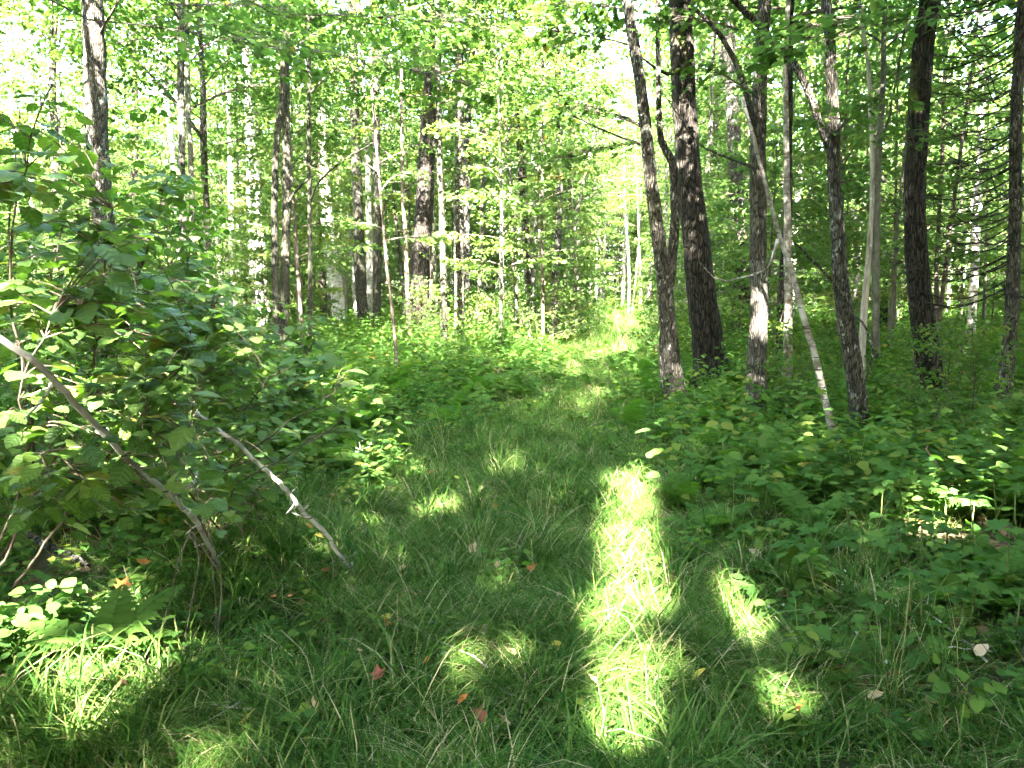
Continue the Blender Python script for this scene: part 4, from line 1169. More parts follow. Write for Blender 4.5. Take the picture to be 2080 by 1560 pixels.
gh = np.random.default_rng(9)
UG = [herb(gh, 36, .22, .18, .055, OVATE, 'herb'), herb(gh, 45, .34, .22, .07, OVATE, 'herb'), herb(gh, 27, .28, .2, .085, MAPLE2, 'herb', .3),
      herb(gh, 63, .16, .25, .035, DIAMOND, 'herb', .5), fern_clump_mesh(gh), herb(gh, 54, .65, .35, .085, OVATE, 'herb'), herb(gh, 54, .9, .4, .09, MAPLE2, 'maple'),
      herb(gh, 18, .14, .15, .07, MAPLE2, 'herb', .25)]
def under_points():
    P = []; R = []; S = []; I = []
    def band(y0, y1, dens, s0, s1, probs, clear0, clear1):
        x0 = -(y1 * .66 + 2.8); x1 = -x0
        n = int((y1 - y0) * (x1 - x0) * dens)
        y = gh.uniform(y0, y1, n); x = gh.uniform(x0, x1, n)
        off = np.abs(x - pathx(y))
        k = in_view(x, y, 2.8) & (off > clear0) & (gh.uniform(0, 1, n) < np.clip((off - clear0) / (clear1 - clear0), .12, 1))
        # uneven cover: clumps and bare gaps
        cl = np.sin(x * 1.9 + 1.3 * np.sin(y * 1.1)) + np.sin(y * 2.3 + 1.7 * np.sin(x * .8)) + gh.normal(0, .7, n)
        k &= cl > (-1.6 if y1 < 12 else -.9)
        x, y = x[k], y[k]; m = len(x)
        P.append(np.stack([x, y, gz(x, y)], -1)); S.append(gh.uniform(s0, s1, m)); I.append(gh.choice(8, m, p=probs))
        rr = np.zeros((m, 3)); rr[:, 2] = gh.uniform(0, 6.28, m); rr[:, :2] = gh.normal(0, .1, (m, 2)); R.append(rr)
    band(1.9, 5, 26, .55, .95, [.31, .17, .08, .30, .03, .0, .0, .11], 1.0, 1.9)
    band(5, 10, 27, .7, 1.2, [.19, .21, .10, .15, .13, .14, .02, .06], .85, 1.8)
    band(10, 18, 18, .8, 1.3, [.12, .20, .15, .10, .13, .16, .06, .08], .5, 1.5)
    band(18, 32, 8, 1.0, 1.6, [.06, .20, .14, .06, .10, .24, .15, .05], .9, 2.0)
    band(32, 65, 3.0, 1.3, 2.2, [.04, .18, .12, .04, .10, .27, .22, .03], 1.2, 2.6)
    band(60, 115, 1.6, 1.8, 3.4, [.0, .16, .12, .0, .10, .32, .30, .0], -1, .5)
    band(8.0, 21, 7, .5, .95, [.26, .20, .08, .24, .07, .06, .0, .09], -1, -.5)
    # small herbs in the path grass
    n = 420
    y = gh.uniform(2.4, 18, n) ** 1.0; x = pathx(y) + gh.uniform(-1.4, 1.4, n)
    P.append(np.stack([x, y, gz(x, y)], -1)); S.append(gh.uniform(.45, .8, n)); I.append(gh.choice([0, 1, 3, 4, 7], n, p=[.34, .14, .32, .0, .20])); rr = np.zeros((n, 3)); rr[:, 2] = gh.uniform(0, 6.28, n); R.append(rr)
    return np.concatenate(P), np.concatenate(R), np.concatenate(S), np.concatenate(I)
scatter_stuff('undergrowth', 'low leafy herbs, seedlings and ferns covering the forest floor beside the path', 'undergrowth', UG, *under_points())

def litter_leaf(g, tmpl):
    V, T = tmpl
    V = V.copy(); V[:, 2] += .25 * (V[:, 0] ** 2) * g.uniform(-1, 1.5) + g.uniform(-.1, .3) * (V[:, 1] - .5) ** 2 + g.normal(0, .02, len(V))
    return V * .075, T
LT = []
for k in range(5):
    V, T = litter_leaf(gh, [OVATE, MAPLE][k % 2])
    LT.append(bpy.data.objects.new('l', new_mesh('l', V, T, M['litter'], np.full(len(V), .2 + .15 * k))))
n = 6500
y = 1.8 + 24 * gh.uniform(0, 1, n) ** 1.6; x = gh.uniform(-1, 1, n) * (y * .66 + 2.6)
kk = (np.abs(x - pathx(y)) > 1.2) | ((gh.uniform(0, 1, n) < .4) & (y > 3.2))
x, y = x[kk], y[kk]; n = len(x)
rr = np.stack([gh.normal(0, .3, n), gh.normal(0, .3, n), gh.uniform(0, 6.28, n)], -1)
scatter_stuff('leaf_litter', 'brown fallen leaves lying on the dark forest soil', 'leaf litter', LT, np.stack([x, y, gz(x, y) + np.where(gh.uniform(0, 1, n) < .35, .07, .02)], -1), rr, gh.uniform(.5, 1.1, n), gh.integers(0, 5, n))

# far wood that reads as one mass
FW = [joined(TALL[k], 'f') for k in (0, 2, 3, 4)] + [joined(SAP[k], 'f') for k in (1, 2)]
P = []; I = []; S = []
gf = np.random.default_rng(31)
for k in range(860):
    y = 58 + 62 * gf.uniform() ** .9; x = gf.uniform(-1, 1) * (y * .68 + 4)
    if k < 60: x = gf.uniform(2, 13); y = gf.uniform(60, 88)
    if abs(x - pathx(y)) < 1.8 and y < 62: continue
    P.append((x, y, float(gz(x, y)) - .05)); I.append(gf.choice(6, p=[.17, .17, .16, .12, .19, .19])); S.append(gf.uniform(.9, 1.3))
for k in range(900):  # unseen wood around the viewpoint, added to block low sky light
    a_ = gf.uniform(0, 6.283); d_ = gf.uniform(13, 46)
    x, y = d_ * math.cos(a_), d_ * math.sin(a_)
    if y > 0 and abs(x) < y * .66 + 4: continue
    if y <= 0 and y > -27 and abs(x) < 11.5: continue
    if abs(x - pathx(y)) < 1.2: continue
    P.append((x, y, float(gz(x, y)) - .05)); I.append(gf.choice(6, p=[.14, .08, .08, .14, .28, .28])); S.append(gf.uniform(.8, 1.15))
rr = np.zeros((len(P), 3)); rr[:, 2] = gf.uniform(0, 6.28, len(P))
scatter_stuff('distant_wood', 'mass of green trees closing the wood beyond the trunks', 'wood', FW, np.array(P), rr, np.array(S), np.array(I))

# ------------------------------------------------------------------ hazel thicket on the left
POLE1 = [(-60, 640, 2.0, 23), (40, 715, 2.1, 22), (105, 775, 2.2, 21), (180, 845, 2.35, 20), (245, 915, 2.5, 19), (300, 975, 2.7, 19), (345, 1010, 2.9, 17), (400, 1070, 3.3, 15), (435, 1130, 3.65, 13), (462, 1190, 4.0, 10)]
POLE2 = [(400, 838, 3.5, 13), (470, 892, 3.55, 13), (545, 955, 3.6, 14), (590, 1000, 3.65, 14), (640, 1050, 3.75, 13), (680, 1095, 3.8, 12), (715, 1140, 3.88, 10), (745, 1182, 3.95, 8), (762, 1215, 3.98, 5)]
HZ = [leaf_coords(new_mesh('leaf', *leaf_hazel(400 + k), M['hazel'], np.full(len(leaf_hazel(400 + k)[0]), .2 + .11 * k)), leaf_hazel(400 + k)[0]) for k in range(6)]
HZT = [leaf_hazel(400 + k) for k in range(6)]
def hazel(label, base, stems, region, nsp, ls, seed, leaf_parts=300, mat='b_brown'):
    """stems: image polylines [(u,v,Y,w px)...] from the foot up; region: list of (u0,v0,u1,v1,Y0,Y1,weight)"""
    g = np.random.default_rng(seed)
    root = np.array([base[0], base[1], float(gz(*base))])
    t = thing('hazel_shrub', label, 'shrub', root, 'hazel shrubs of the thicket')
    nodes = []
    for st in stems:
        B = np.array([[*at_y(u, v, Y), w * .45 / 2 / F * Y] for u, v, Y, w in st])
        B = np.vstack([[*(root + np.array([*g.normal(0, .12, 2), -.04])), B[0, 3] * 1.2], B])
        B[:, :3] -= root
        C = smooth_line(B, 26); C[:, :3] += g.normal(0, .005, (26, 3))
        V, Q, T = tube(C[:, :3], np.maximum(C[:, 3], .0022), 7, .05, seed); ge = Geo(); ge.add(V, Q, T)
        obj('stem', ge.mesh('stem', M['b_hazel']), t)
        nodes.append(C[4:, :3])
    nodes = np.concatenate(nodes)
    wts = np.array([r[6] for r in region], float); wts /= wts.sum()
    wood = Geo()
    LP, LD, LN, LS = [], [], [], []
    for k in range(nsp):
        u0, v0, u1, v1, Y0, Y1, _ = region[g.choice(len(region), p=wts)]
        Y = g.uniform(Y0, Y1)
        tip = at_y(g.uniform(u0, u1), g.uniform(v0, v1), Y) - root
        if tip[2] < .06: continue
        d2 = ((nodes - tip) ** 2).sum(1) + .6 * np.maximum(0, nodes[:, 2] - tip[2])
        a = nodes[np.argmin(d2)]
        q = tip - a; dist = np.linalg.norm(q)
        if dist < .1: continue
        mid = (a + tip) / 2 + np.array([0, 0, .12 * dist])
        C = smooth_line([a, mid, tip], 12)
        rr0 = .0022 + .0022 * dist
        V, Q, T = tube(C, np.linspace(rr0, .0012, 12), 4, cap=False); wood.add(V, Q, T)
        nl = int(np.clip(dist * 14, 5, 9))
        hz_ = norm(np.array([q[0], q[1], 0])); s_ = np.array([-hz_[1], hz_[0], 0])
        seglen = min(dist, .45)
        for j in range(nl):
            tt_ = 1 - (j / nl) * seglen / dist
            p = C[int(np.clip(round(tt_ * 11), 0, 11))]
            sg = 1 if j % 2 else -1
            d = hz_ * (.45 if j else 1.2) + s_ * sg * (0.9 if j else .1) + np.array([0, 0, g.uniform(-.45, .08)]) + g.normal(0, .18, 3)
            d = norm(d)
            LP.append(p + d * .015); LD.append(d)
            nn = g.normal(0, .28, 3); nn[2] += 1; LN.append(nn); LS.append(ls * g.uniform(.55, 1.2) * (1 if j else .8))
    tag(obj('twigs', wood.mesh('twigs', M['b_brown']), t), kind='stuff')
    LP, LD, LN, LS = map(np.array, (LP, LD, LN, LS))
    keep = np.linalg.norm(LP + root - np.array([0, 0, CAMZ]), axis=1) > 1.15
    lu, lv, lf_ = project(LP + root + LD * LS[:, None] * .5)
    for pl in (POLE1, POLE2):                                    # few leaves hang over the leaning poles
        for (u0, v0, y0, w0), (u1, v1, y1, w1) in zip(pl[:-1], pl[1:]):
            e = np.array([u1 - u0, v1 - v0], float); L2 = e @ e
            tt_ = np.clip(((lu - u0) * e[0] + (lv - v0) * e[1]) / L2, 0, 1)
            dd = np.hypot(lu - u0 - tt_ * e[0], lv - v0 - tt_ * e[1])
            keep &= ~((dd < 12 + .32 * LS * F / lf_) & (lf_ < y0 + (y1 - y0) * tt_ + .1) & (g.uniform(0, 1, len(LP)) < .8))
    LP, LD, LN, LS = LP[keep], LD[keep], LN[keep], LS[keep]
    dist = np.linalg.norm(LP + root - np.array([0, 0, CAMZ]), axis=1)
    order = np.argsort(dist / LS)
    X = norm(np.cross(LD, LN)); N = np.cross(X, LD)
    for i in order[:leaf_parts]:
        o = bpy.data.objects.new('leaf', HZ[g.integers(0, 6)]); COL.objects.link(o); o.parent = t
        s = LS[i]
        o.matrix_local = Matrix(((X[i][0] * s, LD[i][0] * s, N[i][0] * s, LP[i][0]), (X[i][1] * s, LD[i][1] * s, N[i][1] * s, LP[i][1]), (X[i][2] * s, LD[i][2] * s, N[i][2] * s, LP[i][2]), (0, 0, 0, 1)))
    r = order[leaf_parts:]
    if len(r):
        geo = Geo()
        pick = g.integers(0, 6, len(r)); co = []
        for k in range(6):
            q = r[pick == k]
            if len(q):
                V, Ff, tt_ = scatter(HZT[k], LP[q], LD[q], LN[q], LS[q], np.clip(g.normal(.45, .2, len(q)), 0, 1)); geo.add(V, None, Ff, tt_); co.append(np.tile(HZT[k][0], (len(q), 1)))
        tag(obj('foliage', leaf_coords(geo.mesh('foliage', M['hazel']), np.concatenate(co)), t), kind='stuff')
    return t

hazel('leafy hazel shrub with big toothed leaves beside the leaning grey pole', (-2.25, 3.25),
      [[(60, 900, 2.7, 14), (20, 600, 2.6, 11), (60, 300, 2.5, 7), (110, 170, 2.5, 4)], [(150, 860, 2.9, 13), (200, 620, 2.9, 9), (230, 420, 2.9, 6)],
       [(60, 1000, 2.5, 12), (40, 800, 2.3, 9), (110, 640, 2.2, 6)], [(200, 950, 2.7, 12), (330, 800, 2.6, 8), (410, 720, 2.6, 5)], [(-60, 900, 2.4, 13), (-120, 600, 2.3, 9), (-60, 320, 2.3, 6)]],
      [(-60, 220, 150, 420, 2.2, 3.1, .4), (0, 380, 330, 620, 2.2, 3.2, 1.5), (0, 600, 380, 820, 2.2, 3.2, 2.6), (0, 800, 430, 1030, 2.1, 3.0, 2.2), (60, 980, 400, 1080, 2.2, 2.8, .6)], 270, .07, 51)
hazel('hazel shrub whose long twigs reach over the grass beside the fallen pale pole', (-1.45, 4.0),
      [[(400, 1020, 4.0, 9), (450, 900, 4.0, 7), (560, 760, 4.0, 5), (660, 740, 4.0, 3)], [(430, 1000, 3.8, 8), (560, 880, 3.6, 6), (680, 800, 3.5, 3)], [(380, 980, 4.1, 9), (400, 780, 4.2, 7), (430, 640, 4.2, 4)],
       [(470, 1010, 3.7, 7), (580, 930, 3.5, 5), (690, 860, 3.4, 3)], [(350, 950, 4.0, 9), (300, 700, 4.0, 7), (260, 520, 4.0, 4)]],
      [(380, 700, 620, 1010, 3.7, 4.8, 3), (600, 720, 740, 900, 3.3, 4.0, .4), (280, 560, 480, 800, 3.6, 4.6, 2.2), (330, 850, 500, 1100, 3.3, 4.2, 1.4)], 240, .072, 52)
hazel('taller hazel shrub deeper in the thicket, in front of the broad shaggy-barked tree', (-2.9, 4.9),
      [[(100, 900, 4.9, 12), (100, 600, 4.9, 9), (160, 300, 4.8, 5)], [(60, 880, 5, 12), (20, 500, 5, 9), (40, 220, 5, 5)], [(160, 880, 4.8, 11), (280, 560, 4.7, 8), (340, 360, 4.6, 4)], [(140, 900, 4.8, 10), (260, 700, 4.7, 7), (380, 560, 4.7, 4)]],
      [(-20, 200, 220, 500, 4.3, 5.4, .5), (150, 330, 400, 600, 4.2, 5.3, .8), (0, 480, 460, 800, 4.2, 5.6, 3), (0, 780, 480, 980, 4.2, 5.2, 1.6)], 230, .08, 53)
hazel('low hazel shrub at the back of the thicket, near the twin grey stems', (-2.2, 7.4),
      [[(520, 860, 7.4, 7), (500, 740, 7.4, 6), (480, 620, 7.4, 4)], [(560, 860, 7.3, 7), (600, 760, 7.3, 5), (640, 690, 7.2, 3)], [(540, 850, 7.5, 7), (420, 740, 7.5, 5), (380, 640, 7.5, 3)]],
      [(380, 620, 660, 800, 6.6, 8.2, 3), (420, 780, 660, 880, 6.6, 7.8, 2)], 170, .088, 54, 250)

# leaning poles through the thicket, and dead wood
def pole(name, label, cat, pl, mat, sides=12, rough=.09, side_limbs=(), group=None):
    B = np.array([[*at_y(u, v, Y), w / 2 / F * Y] for u, v, Y, w in pl])
    root = B[-1, :3].copy()
    B[:, :3] -= root
    t = thing(name, label, cat, root, group)
    C = smooth_line(B, 56)
    gp = np.random.default_rng(int(abs(pl[0][0])) + 1)
    C[:, :3] += np.cumsum(gp.normal(0, .0045, (56, 3)), axis=0) * .7
    C[:, 3] *= .68
    V, Q, T = tube(C[:, :3], C[:, 3], sides, rough, int(pl[0][0])); ge = Geo(); ge.add(V, Q, T); trk = obj('stem', ge.mesh('stem', M[mat]), t)
    if sides == 12 and 'pole' in name:
        for q in range(7):
            i = int(gp.integers(6, 50)); dd_ = norm(gp.normal(0, 1, 3)); ln = gp.uniform(.03, .09)
            V, Q, T = tube([C[i, :3], C[i, :3] + dd_ * ln * .5, C[i, :3] + dd_ * ln + gp.normal(0, .008, 3)], [C[i, 3] * .45, C[i, 3] * .35, C[i, 3] * .2], 6, .08, q)
            ge = Geo(); ge.add(V, Q, T); obj('stub', ge.mesh('stub', M[mat]), trk)
    for sl in side_limbs:
        B2 = np.array([[*at_y(u, v, Y), w / 2 / F * Y] for u, v, Y, w in sl]); B2[:, :3] -= root
        C2 = smooth_line(B2, 14)
        V, Q, T = tube(C2[:, :3], C2[:, 3], 6, .05, 3); ge = Geo(); ge.add(V, Q, T); obj('limb', ge.mesh('limb', M[mat]), trk)
    return t
pole('leaning_pole', 'bent grey pole slanting down through the hazel leaves', 'fallen branch',
     POLE1, 'b_pole',
     side_limbs=[[(105, 775, 2.2, 8), (95, 800, 2.15, 7), (70, 830, 2.1, 5), (50, 850, 2.05, 4)], [(345, 1010, 2.9, 9), (390, 985, 2.9, 8), (400, 960, 2.95, 5)], [(345, 1012, 2.9, 8), (300, 965, 2.8, 5), (262, 958, 2.75, 4)]])
pole('leaning_pole', 'pale birch pole lying down toward the grass, its tip on the ground', 'fallen branch',
     POLE2, 'b_pole',
     side_limbs=[[(716, 1142, 3.88, 5), (716, 1180, 3.9, 4), (712, 1212, 3.95, 3)]])
pole('dead_twig', 'thin dead grey twig fanning to the ground in front of the hazel thicket', 'fallen branch',
     [(375, 1060, 3.2, 5.6), (385, 1090, 3.15, 5.0), (360, 1150, 3.05, 3.7), (335, 1260, 2.95, 3.1), (300, 1330, 2.9, 2.5), (310, 1470, 2.75, 1.9)], 'b_brown', 6,
     side_limbs=[[(385, 1085, 3.15, 4.3), (405, 1130, 3.1, 3.1), (390, 1220, 3.0, 3.1), (370, 1340, 2.9, 2.5), (362, 1560, 2.6, 1.9)], [(390, 1080, 3.15, 4.3), (430, 1140, 3.2, 3.7), (450, 1180, 3.3, 3.1), (440, 1330, 3.0, 1.9)], [(430, 1140, 3.2, 2.5), (440, 1250, 3.1, 1.9), (450, 1400, 2.9, 1.2)]])
pole('rotten_log', 'short rotten log with ringed bark in the dark under the hazel thicket', 'log',
     [(60, 1085, 4.2, 16), (110, 1118, 4.1, 20), (150, 1138, 4.05, 20), (185, 1158, 4.0, 18)], 'b_lichen', 14, .1)
pole('fallen_branch', 'small broken piece of branch lying among herbs at the edge of the grass', 'fallen branch', [(1608, 1228, 3.9, 8), (1620, 1226, 3.9, 9), (1632, 1222, 3.92, 7)], 'b_dead', 8)

def lump(name, label, cat, u, v, sx, sy, h, mat, seed):
    g = np.random.default_rng(seed)
    p = at_ground(u, v)
    n, m = 18, 9
    V = []
    for i in range(m):
        f = i / (m - 1)
        for j in range(n):
            a = 2 * math.pi * j / n
            r = (1 - .35 * f ** 1.5) * (1 + .16 * math.sin(3 * a + seed) + .1 * math.sin(7 * a + f * 3)) * (1 + .5 * math.exp(-f * 7))
            V.append((sx * r * math.cos(a), sy * r * math.sin(a), -.05 + h * f * (1 + .25 * math.sin(2 * a + 1)) + g.normal(0, .01)))
    V.append((0, 0, h * .72)); V = np.array(V)
    Q = [[i * n + j, i * n + (j + 1) % n, (i + 1) * n + (j + 1) % n, (i + 1) * n + j] for i in range(m - 1) for j in range(n)]
    T = [[(m - 1) * n + j, (m - 1) * n + (j + 1) % n, m * n] for j in range(n)]
    return tag(obj(name, new_mesh(name, V, [np.array(Q), np.array(T)], mat, np.zeros(len(V)), False), None, p), label, cat)
lump('tree_stump', 'low rotten brown stump behind the reaching hazel twigs', 'stump', 722, 840, .20, .18, .22, M['rotten'], 3)
lump('rotten_wood', 'crumbling red-brown lump of rotten wood at the edge of the grass path', 'stump', 898, 868, .14, .10, .10, M['rotten'], 8)

# ------------------------------------------------------------------ single plants one can pick out
def fern(p, label, n, s, seed, group='ferns beside the path'):
    g = np.random.default_rng(seed)
    t = thing('fern', label, 'fern', (p[0], p[1], float(gz(p[0], p[1]))), group, g.uniform(0, 6.28))
    for k in range(n):
        o = bpy.data.objects.new('frond', FROND[g.integers(0, 4)]); COL.objects.link(o); o.parent = t
        o.rotation_euler = (g.uniform(-.3, .35), g.normal(0, .15), k * 6.283 / n + g.uniform(-.25, .25)); q = s * g.uniform(.75, 1.15); o.scale = (q, q, q)
fern(FERN0, 'sunlit pale green fern at the foot of the hazel thicket', 11, .8, 1)
fern(at_ground(60, 1300), 'small shaded fern under the hazel thicket', 6, .5, 2)
fern(at_ground(1450, 900), 'feathery fern at the foot of the leaning double trunk', 9, 1.15, 3)
fern(at_ground(1530, 915), 'feathery fern in front of the ash-grey flaky trunk', 9, 1.1, 4)
MARKS = [((a - W / 2) / F * b, b, 'the ' + SHORT[k]) for k, (a, b) in enumerate(NEAR) if b < 15]
for nm_, (u_, v_) in {'the reddish vine': (1935, 1190), 'the small broken branch piece': (1620, 1226), 'the pale flower stalk': (705, 985), 'the brown stump': (722, 840), 'the rotten wood lump': (898, 868),
                      'the leaning grey pole': (462, 1190), 'the pale birch pole': (760, 1212), 'the ringed rotten log': (150, 1138), 'the sunlit fern': (225, 1370), 'the white star flowers': (1670, 1318), 'the sunlit strip of grass': (1290, 1180)}.items():
    q_ = at_ground(u_, v_); MARKS.append((q_[0], q_[1], nm_))
def beside(p):
    return min(MARKS, key=lambda m: (m[0] - p[0]) ** 2 + (m[1] - p[1]) ** 2)[2]
gfn = np.random.default_rng(88)
for k in range(48):
    u = gfn.uniform(1430, 2080); v = gfn.uniform(870, 1120)
    p = at_ground(u, v)
    fern(p, 'green %s fern of the fern bank, nearest %s' % (('spreading', 'tufted')[k % 2], beside(p)), gfn.integers(6, 10), gfn.uniform(.5, .95), 10 + k)
for k in range(8):
    fern(at_ground(gfn.uniform(560, 900), gfn.uniform(790, 860)), 'green fern in the shaded verge left of the path', gfn.integers(6, 9), gfn.uniform(.6, .9), 60 + k, 'ferns left of the path')
for k in range(16):
    fern(at_ground(gfn.uniform(1930, 2075), gfn.uniform(1060, 1260)), 'fern in the dark hollow at the outer edge of the fern bank', gfn.integers(6, 9), gfn.uniform(.32, .5), 80 + k, 'ferns in the hollow')

ML = []
for k in range(4):
    gk = np.random.default_rng(600 + k)
    V, T = MAPLE2; V = V.copy(); V[:, 2] += gk.normal(0, .025, len(V)) + .12 * V[:, 0] * gk.uniform(-1, 1) - gk.uniform(0, .2) * V[:, 1] ** 2
    ML.append(new_mesh('leaf', V, T, M['herb'], np.full(len(V), .2 + .15 * k)))
def leaf_heart():
    h = [(0, .02), (.22, -.10), (.44, .10), (.42, .40), (.24, .72), (0, 1.0)]
    return leaf_fan(h + [(-x, y) for x, y in h[-2:0:-1]], lambda x, y: .2 * abs(x) - .15 * y * y)
HL = [new_mesh('leaf', *leaf_heart(), M['herb'], np.full(11, .3 + .2 * k)) for k in range(3)]
OL = [new_mesh('leaf', *leaf_ovate(6), M['herb'], np.full(len(leaf_ovate(6)[0]), .25 + .2 * k)) for k in range(3)]
STEM_V, STEM_Q, STEM_T = tube([[0, 0, -.02], [.01, 0, .5], [0, .01, 1]], [.006, .005, .003], 5)
gst = Geo(); gst.add(STEM_V, STEM_Q, STEM_T)
STEM = gst.mesh('stem', M['stem'])
def seedling(name, cat, p, label, h, ls, leaves, n, seed, group, whorl=False):
    g = np.random.default_rng(seed)
    label = '%s %s, growing nearest %s' % ('tall' if h > .34 else 'short' if h < .2 else 'mid-height', label, beside(p))
    t = thing(name, label, cat, (p[0], p[1], float(gz(p[0], p[1]))), group, g.uniform(0, 6.28))
    t.rotation_euler = (g.normal(0, .12), g.normal(0, .12), g.uniform(0, 6.28))
    o = obj('stem', STEM, t); o.scale = (1, 1, h)
    for k in range(n):
        z = h * (1 - .10 * (k // 5) if whorl else (.35 + .65 * k / max(1, n - 1)))
        az = k * 2.4 + g.uniform(-.3, .3); s = ls * g.uniform(.7, 1.15)
        o = bpy.data.objects.new('leaf', leaves[g.integers(0, len(leaves))]); COL.objects.link(o); o.parent = t
        o.location = (math.cos(az) * ls * .25, math.sin(az) * ls * .25, z)
        o.rotation_euler = (g.uniform(-.45, .2), g.normal(0, .2), az - math.pi / 2); o.scale = (s, s, s)
gsd = np.random.default_rng(90)
for k in range(70):
    u, v = gsd.uniform(1500, 2080), gsd.uniform(930, 1330)
    seedling('maple_seedling', 'plant', at_ground(u, v), 'maple seedling with flat lobed leaves', gsd.uniform(.10, .42), gsd.uniform(.06, .105), ML + OL[:1], gsd.integers(4, 9), 700 + k, 'maple seedlings of the herb bank', True)
for k in range(22):
    u, v = gsd.uniform(1560, 1990), gsd.uniform(1120, 1420)
    seedling('heart_leaved_plant', 'plant', at_ground(u, v), 'plant with heart-shaped leaves', gsd.uniform(.12, .30), gsd.uniform(.06, .09), HL, gsd.integers(5, 9), 800 + k, 'heart-leaved plants')
for k in range(40):
    u, v = gsd.uniform(380, 1000), gsd.uniform(760, 880)
    seedling('woodland_herb', 'plant', at_ground(u, v), 'upright leafy herb in the shaded verge', gsd.uniform(.2, .5), gsd.uniform(.08, .12), OL + ML, gsd.integers(6, 10), 900 + k, 'herbs of the left verge')
for k in range(26):
    u, v = gsd.uniform(1220, 1480), gsd.uniform(800, 930)
    seedling('woodland_herb', 'plant', at_ground(u, v), 'upright leafy herb with oval leaves', gsd.uniform(.2, .55), gsd.uniform(.08, .12), OL, gsd.integers(6, 10), 950 + k, 'herbs by the double trunk')
for k in range(30):
    u, v = gsd.uniform(0, 420), gsd.uniform(1100, 1400)
    seedling('woodland_herb', 'plant', at_ground(u, v), 'leafy herb under the thicket', gsd.uniform(.1, .25), gsd.uniform(.05, .09), OL + ML, gsd.integers(5, 9), 980 + k, 'herbs under the thicket')

# pale flower stalk left of the path
p = at_ground(705, 985)
t = thing('flower_stalk', 'single pale flower stalk with tufted white head standing in sunlit grass', 'plant', p)
top = at_y(738, 905, p[1]) - p
V, Q, T = tube(smooth_line([[0, 0, -.02], top * .4 + np.array([.01, 0, 0]), top], 12), np.linspace(.006, .004, 12), 6)
ge = Geo(); ge.add(V, Q, T); obj('stem', ge.mesh('stem', M['stem']), t)
gq = np.random.default_rng(4)
for k in range(9):
    a = gq.uniform(0, 6.28); L = gq.uniform(.03, .09)
    e = top * gq.uniform(.88, 1.04) + np.array([math.cos(a) * L, math.sin(a) * L * .6, gq.uniform(-.01, .05)])
    n = 8
    Pp = e + gq.normal(0, .010, (n, 3)); Dd = gq.normal(0, 1, (n, 3))
    V, Ff, tt_ = scatter(DIAMOND, Pp, Dd, gq.normal(0, 1, (n, 3)), np.full(n, .008), gq.uniform(0, 1, n))
    ge = Geo(); ge.add(V, None, Ff, tt_); V, Q, T = tube([top * .85, e], [.002, .0015], 3, cap=False); ge.add(V, Q, None, .5)
    obj('flower', ge.mesh('flower', M['petal']), t)
for z, sg in ((.35, -1), (.6, 1), (.75, -1)):
    V, Ff, tt_ = scatter(leaf_ovate(4), np.array([top * z]), np.array([[sg, .2, -.2]]), np.array([[0, 0, 1.0]]), np.array([.09]), np.array([.7])); V[:, 1] += 0
    obj('leaf', new_mesh('leaf', V, Ff, M['herb'], tt_), t)

# small white aster flowers in the right-hand herbs
for k, (u, v) in enumerate([(1670, 1318), (1690, 1328), (1660, 1310), (1705, 1180), (1715, 1160), (1700, 1200), (1740, 1285), (1755, 1225), (1690, 1322), (1800, 1345), (1560, 1232), (1590, 1228), (1712, 1190), (1820, 1230)]):
    p = at_ground(u, v + 50)
    t = thing('white_aster', 'tiny white star flower on a thin stem in the right-hand grass edge', 'flower', p, 'tiny white flowers')
    top = at_y(u, v, p[1] - .01) - p
    V, Q, T = tube([[0, 0, -.01], top], [.0016, .001], 4); ge = Geo(); ge.add(V, Q, T); obj('stem', ge.mesh('stem', M['stem']), t)
    a = np.arange(9) * 6.283 / 9
    Dd = np.stack([np.cos(a), np.sin(a) * .8 - .35, np.sin(a) * .5 + .3], -1)
    V, Ff, tt_ = scatter(DIAMOND, np.repeat(top[None], 9, 0), Dd, np.repeat([[0, -.5, 1.0]], 9, 0), np.full(9, .010), np.full(9, .5))
    obj('flower', new_mesh('flower', V, Ff, M['petal'], tt_), t)

# reddish vine draped over the right-hand bank
p = at_ground(1935, 1190)
t = thing('vine', 'reddish twisted vine stems hanging with heart-shaped leaves in a spot of sun', 'vine', p)
for pl in [[(1884, 905, 5.5, 3), (1893, 930, 5.45, 4), (1915, 960, 5.4, 6), (1932, 1000, 5.3, 7), (1922, 1035, 5.25, 8), (1905, 1080, 5.2, 7), (1900, 1130, 5.2, 6)],
           [(1915, 960, 5.4, 5), (1935, 995, 5.35, 5), (1955, 1015, 5.3, 4), (1968, 1030, 5.3, 3)], [(1895, 930, 5.45, 5), (1905, 980, 5.4, 5), (1918, 1020, 5.3, 5), (1930, 1070, 5.2, 5), (1938, 1130, 5.2, 4)],
           [(1890, 985, 5.3, 4), (1872, 1010, 5.25, 5), (1860, 1040, 5.2, 6), (1846, 1065, 5.2, 5)]]:
    B = np.array([[*at_y(u, v, Y), w / 2 / F * Y] for u, v, Y, w in pl]); B[:, :3] -= p
    C = smooth_line(B, 24); C[:, :3] += np.random.default_rng(2).normal(0, .006, (24, 3))
    V, Q, T = tube(C[:, :3], C[:, 3], 6, .05, 2); ge = Geo(); ge.add(V, Q, T); obj('stem', ge.mesh('stem', M['b_red']), t)
gv = np.random.default_rng(12)
for k in range(120):
    q = at_y(gv.uniform(1800, 1965), gv.uniform(950, 1170), gv.uniform(4.9, 5.5)) - p
    if q[2] < .02: continue
    o = bpy.data.objects.new('leaf', (HL + ML)[gv.integers(0, 7)]); COL.objects.link(o); o.parent = t
    s = gv.uniform(.06, .10); o.location = q; o.scale = (s, s, s); o.rotation_euler = (gv.uniform(-.9, .2), gv.normal(0, .3), gv.uniform(0, 6.28))

